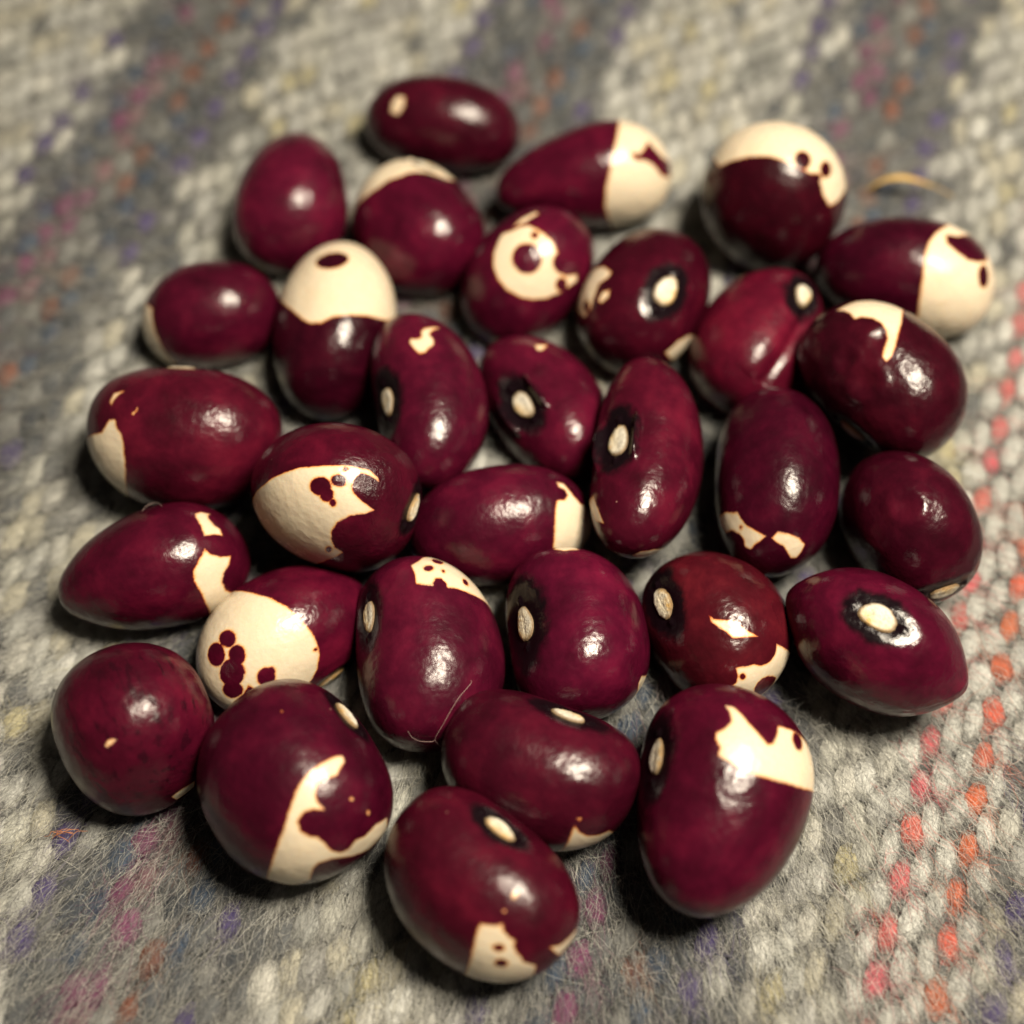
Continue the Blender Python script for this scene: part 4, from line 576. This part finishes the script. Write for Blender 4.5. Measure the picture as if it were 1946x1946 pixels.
def build_bean(idx, b):
    d, f = SPHERES[72 if b['marks'] else 44]
    P, nr, eye = full_surface(d, b, 100 + idx)
    pr = b['props']
    cream = np.full(len(d), -3.0)
    if b['marks']:
        c0, e1, e2 = (np.array(b[k]) for k in ('c0', 'e1', 'e2'))
        ang = np.arccos(np.clip(d @ c0, -1, 1)); b1, b2 = d @ e1, d @ e2; m = np.hypot(b1, b2) + 1e-9
        az = np.stack([ang * b1 / m, ang * b2 / m], -1)
        rm = sum(b['size']) / 3
        for typ, poly in b['marks']:
            sd = poly_sd(az, poly) * rm
            cream = np.maximum(cream, sd) if typ == 'C' else np.minimum(cream, -sd)
    root = link(bpy.data.objects.new('bean', None))
    root.empty_display_size = .004
    R = Matrix([list(r) for r in b['rot']]).to_4x4()
    low = (P @ np.array(b['rot']).T)[:, 2].min()
    loc = Vector(b['loc'])
    base = Vector((loc.x, loc.y, loc.z + low))
    root.location = base * U
    tag(root, b['label'], 'bean', 'beans heaped on the blanket')
    local = Matrix.Translation((loc - base) * U) @ R
    me = mesh_from('seed_coat', P * U, f)
    float_attr(me, 'cream', cream); float_attr(me, 'eye', eye)
    float_attr(me, 'streak', np.full(len(d), pr.get('streak', .12)))
    rough = np.zeros(len(d))
    if 'rough' in pr:
        rough = np.clip((d @ eye_frame(b)[0] - .1) * 1.6, 0, 1)
    float_attr(me, 'rough', rough)
    me.materials.append(COAT)
    coat = link(bpy.data.objects.new('seed_coat', me), root)
    coat.matrix_local = local
    rr = random.Random(idx * 17 + 3)
    k = TONE.get(idx + 1, 1.0) * rr.uniform(.94, 1.06); tint = [k, k * rr.uniform(.85, 1.15), k * rr.uniform(.85, 1.12)]
    if 'red' in pr: tint = [1.35, 1.2, 1.1]
    if 'pink' in pr: tint = [1.25, 1.25, 1.25]
    if 'brown' in pr: tint = [1.0, 1.5, .7]
    coat.color = (*tint, 1)
    # hilum: the pale oval scar, a low domed pad with a crease, seated on the coat
    dh, ph, nh = eye_frame(b)
    ha, hb = b['hil'] if b['hil'] else (1.15, .6)
    rings, seg = 9, 28
    hr = np.random.default_rng(500 + idx)
    wob = 1 + .05 * np.sin(np.arange(seg) / seg * 6.283 * 3 + hr.random() * 6) + hr.normal(0, .02, seg)
    tx = np.array([nh[1], -nh[0], 0.0]); tz = np.array([0, 0, 1.0])
    pts, rad, sid = [ph], [0.0], [0.0]
    for i in range(1, rings + 1):
        for j in range(seg):
            a = 2 * math.pi * j / seg; q = i / rings
            pts.append(ph + tx * (ha * q * math.cos(a) * wob[j]) + tz * (hb * q * math.sin(a) * wob[j])); rad.append(q); sid.append(q * math.sin(a))
    pts = np.array(pts); rad = np.array(rad); sid = np.array(sid)
    # drop each point on the coat, then lift it by the pad's height
    dd = pts / np.array(b['size']); dd /= np.linalg.norm(dd, axis=1)[:, None]
    for _ in range(4):
        S, sn, _e = full_surface(dd, b, 100 + idx)
        er = (pts - S); er -= (er @ nh)[:, None] * nh
        dd = dd + er / np.array(b['size']); dd /= np.linalg.norm(dd, axis=1)[:, None]
    S, sn, _e = full_surface(dd, b, 100 + idx)
    h = .30 * np.sqrt(np.clip(1 - rad ** 4, 0, 1)) - .02 * np.exp(-(sid / .10) ** 2) * (rad < .85) - .06 + hr.normal(0, .013, len(rad))
    hp = S + sn * h[:, None]
    fc = [(0, 1 + j, 1 + (j + 1) % seg) for j in range(seg)]
    tri = list(fc)
    for i in range(rings - 1):
        for j in range(seg):
            a0 = 1 + i * seg + j; a1 = 1 + i * seg + (j + 1) % seg; c0_ = a0 + seg; c1_ = a1 + seg
            tri += [(a0, c0_, c1_), (a0, c1_, a1)]
    hm = mesh_from('hilum', hp * U, tri)
    float_attr(hm, 'radius_share', rad); float_attr(hm, 'side', sid * hr.choice([-1, 1]))
    hm.materials.append(HILUM)
    ho = link(bpy.data.objects.new('hilum', hm), root)
    ho.matrix_local = local
    return root

build_stitches(BEANS)
for i, b in enumerate(BEANS):
    build_bean(i, b)
build_fuzz()

# ------------------------------------------------------------------ small things: husk sliver, loose fibres
def tube(name, pts, rad, mat, flat=1.0, sides=6):
    pts = [Vector(p) for p in pts]; n = len(pts); v = []; f = []
    for i, p in enumerate(pts):
        t = (pts[min(n - 1, i + 1)] - pts[max(0, i - 1)]).normalized()
        s = t.cross(Vector((0, 0, 1)));  s = s.normalized() if s.length > 1e-4 else Vector((1, 0, 0))
        u = s.cross(t)
        r = rad[i] if isinstance(rad, (list, tuple)) else rad
        for j in range(sides):
            a = 2 * math.pi * j / sides
            v.append(tuple(p + s * (r * math.cos(a)) + u * (r * flat * math.sin(a))))
    for i in range(n - 1):
        for j in range(sides):
            f.append((i * sides + j, i * sides + (j + 1) % sides, (i + 1) * sides + (j + 1) % sides, (i + 1) * sides + j))
    me = mesh_from(name, np.array(v) * U, f); me.materials.append(mat)
    return link(bpy.data.objects.new(name, me))

def spline(pts, per=5):
    P = [Vector(p) for p in pts]; out = []
    for i in range(len(P) - 1):
        p0, p1, p2, p3 = P[max(0, i - 1)], P[i], P[i + 1], P[min(len(P) - 1, i + 2)]
        for k in range(per):
            t = k / per
            out.append(.5 * ((2 * p1) + (p2 - p0) * t + (2 * p0 - 5 * p1 + 4 * p2 - p3) * t * t + (3 * p1 - p0 - 3 * p2 + p3) * t ** 3))
    out.append(P[-1]); return out

STRAW = plain_material('dry_husk', (.48, .31, .09), .4)
FIBRE = plain_material('pale_fibre', (.42, .30, .27), .5, .1)
RED_FIBRE = plain_material('orange_fibre', (.50, .20, .07), .7)
husk = spline([[30.992, 31.946, 0.8], [31.796, 32.1, 1.6], [32.731, 32.085, 2.2], [33.854, 31.997, 2.4], [35.056, 31.836, 2.2], [36.307, 31.67, 1.8], [37.504, 31.587, 1.2], [38.424, 31.349, 0.7]], 4)
hn = len(husk)
tag(tube('husk_sliver', husk, [.08 + .27 * math.sin(math.pi * min(1, i / (hn * .75))) ** 1.2 if i < hn * .72 else .07 for i in range(hn)], STRAW, .35),
    'curled golden sliver of dry husk on the blanket behind the beans', 'husk')
tag(tube('wool_fibre', spline([[-2.78, -17.425, 7.517], [-2.742, -17.55, 7.421], [-3.03, -17.98, 7.449], [-3.47, -18.527, 7.435], [-3.847, -19.09, 7.301], [-4.227, -19.669, 7.047], [-4.615, -20.232, 6.587], [-5.012, -20.676, 5.996], [-5.181, -20.872, 5.524], [-5.048, -20.956, 4.974], [-4.819, -20.95, 4.255]]), .011, FIBRE), 'long hair-thin fibre lying across the large bean with a cream top corner', 'fibre')
tag(tube('wool_fibre', spline([[-6.978, -20.613, 6.348], [-6.738, -20.854, 5.928], [-6.304, -20.992, 5.587], [-5.798, -21.003, 5.442], [-5.314, -20.948, 5.371], [-5.151, -20.838, 5.647]]), .010, FIBRE), 'short curved fibre under the lower edge of the large dotted-corner bean', 'fibre')
tag(tube('wool_fibre', spline([[-26.381, -4.511, 7.934], [-26.344, -3.724, 7.259], [-26.077, -3.237, 6.835], [-25.611, -3.29, 7.061], [-24.999, -4.116, 7.933]]), .012, FIBRE), 'pale looped fibre on top of the pointed bean with a broken cream band', 'fibre')
tv = []
for k in range(7):
    r_ = random.Random(k + 60)
    x0 = -31.2 + r_.uniform(-1.0, 1.0); y0 = -26.0 + r_.uniform(-.3, .3)
    a = r_.gauss(.2, .5)
    tv.append([(x0 + math.cos(a) * t * 1.5 + r_.gauss(0, .08), y0 + math.sin(a) * t * .9 + r_.gauss(0, .08), .55 + .7 * math.sin(2.6 * t + .3)) for t in (0, .25, .5, .75, 1.0)])
lint = link(bpy.data.objects.new('lint_tuft', None)); lint.location = (-31.2 * U, -26.0 * U, .4 * U)
tag(lint, 'tiny orange tuft of lint on the blanket beside the round streaked bean', 'lint')
for pts in tv:
    o = tube('strand', spline(pts, 3), .018, RED_FIBRE, 1.0, 5)
    o.parent = lint; o.matrix_parent_inverse = Matrix.Translation(-Vector(lint.location))
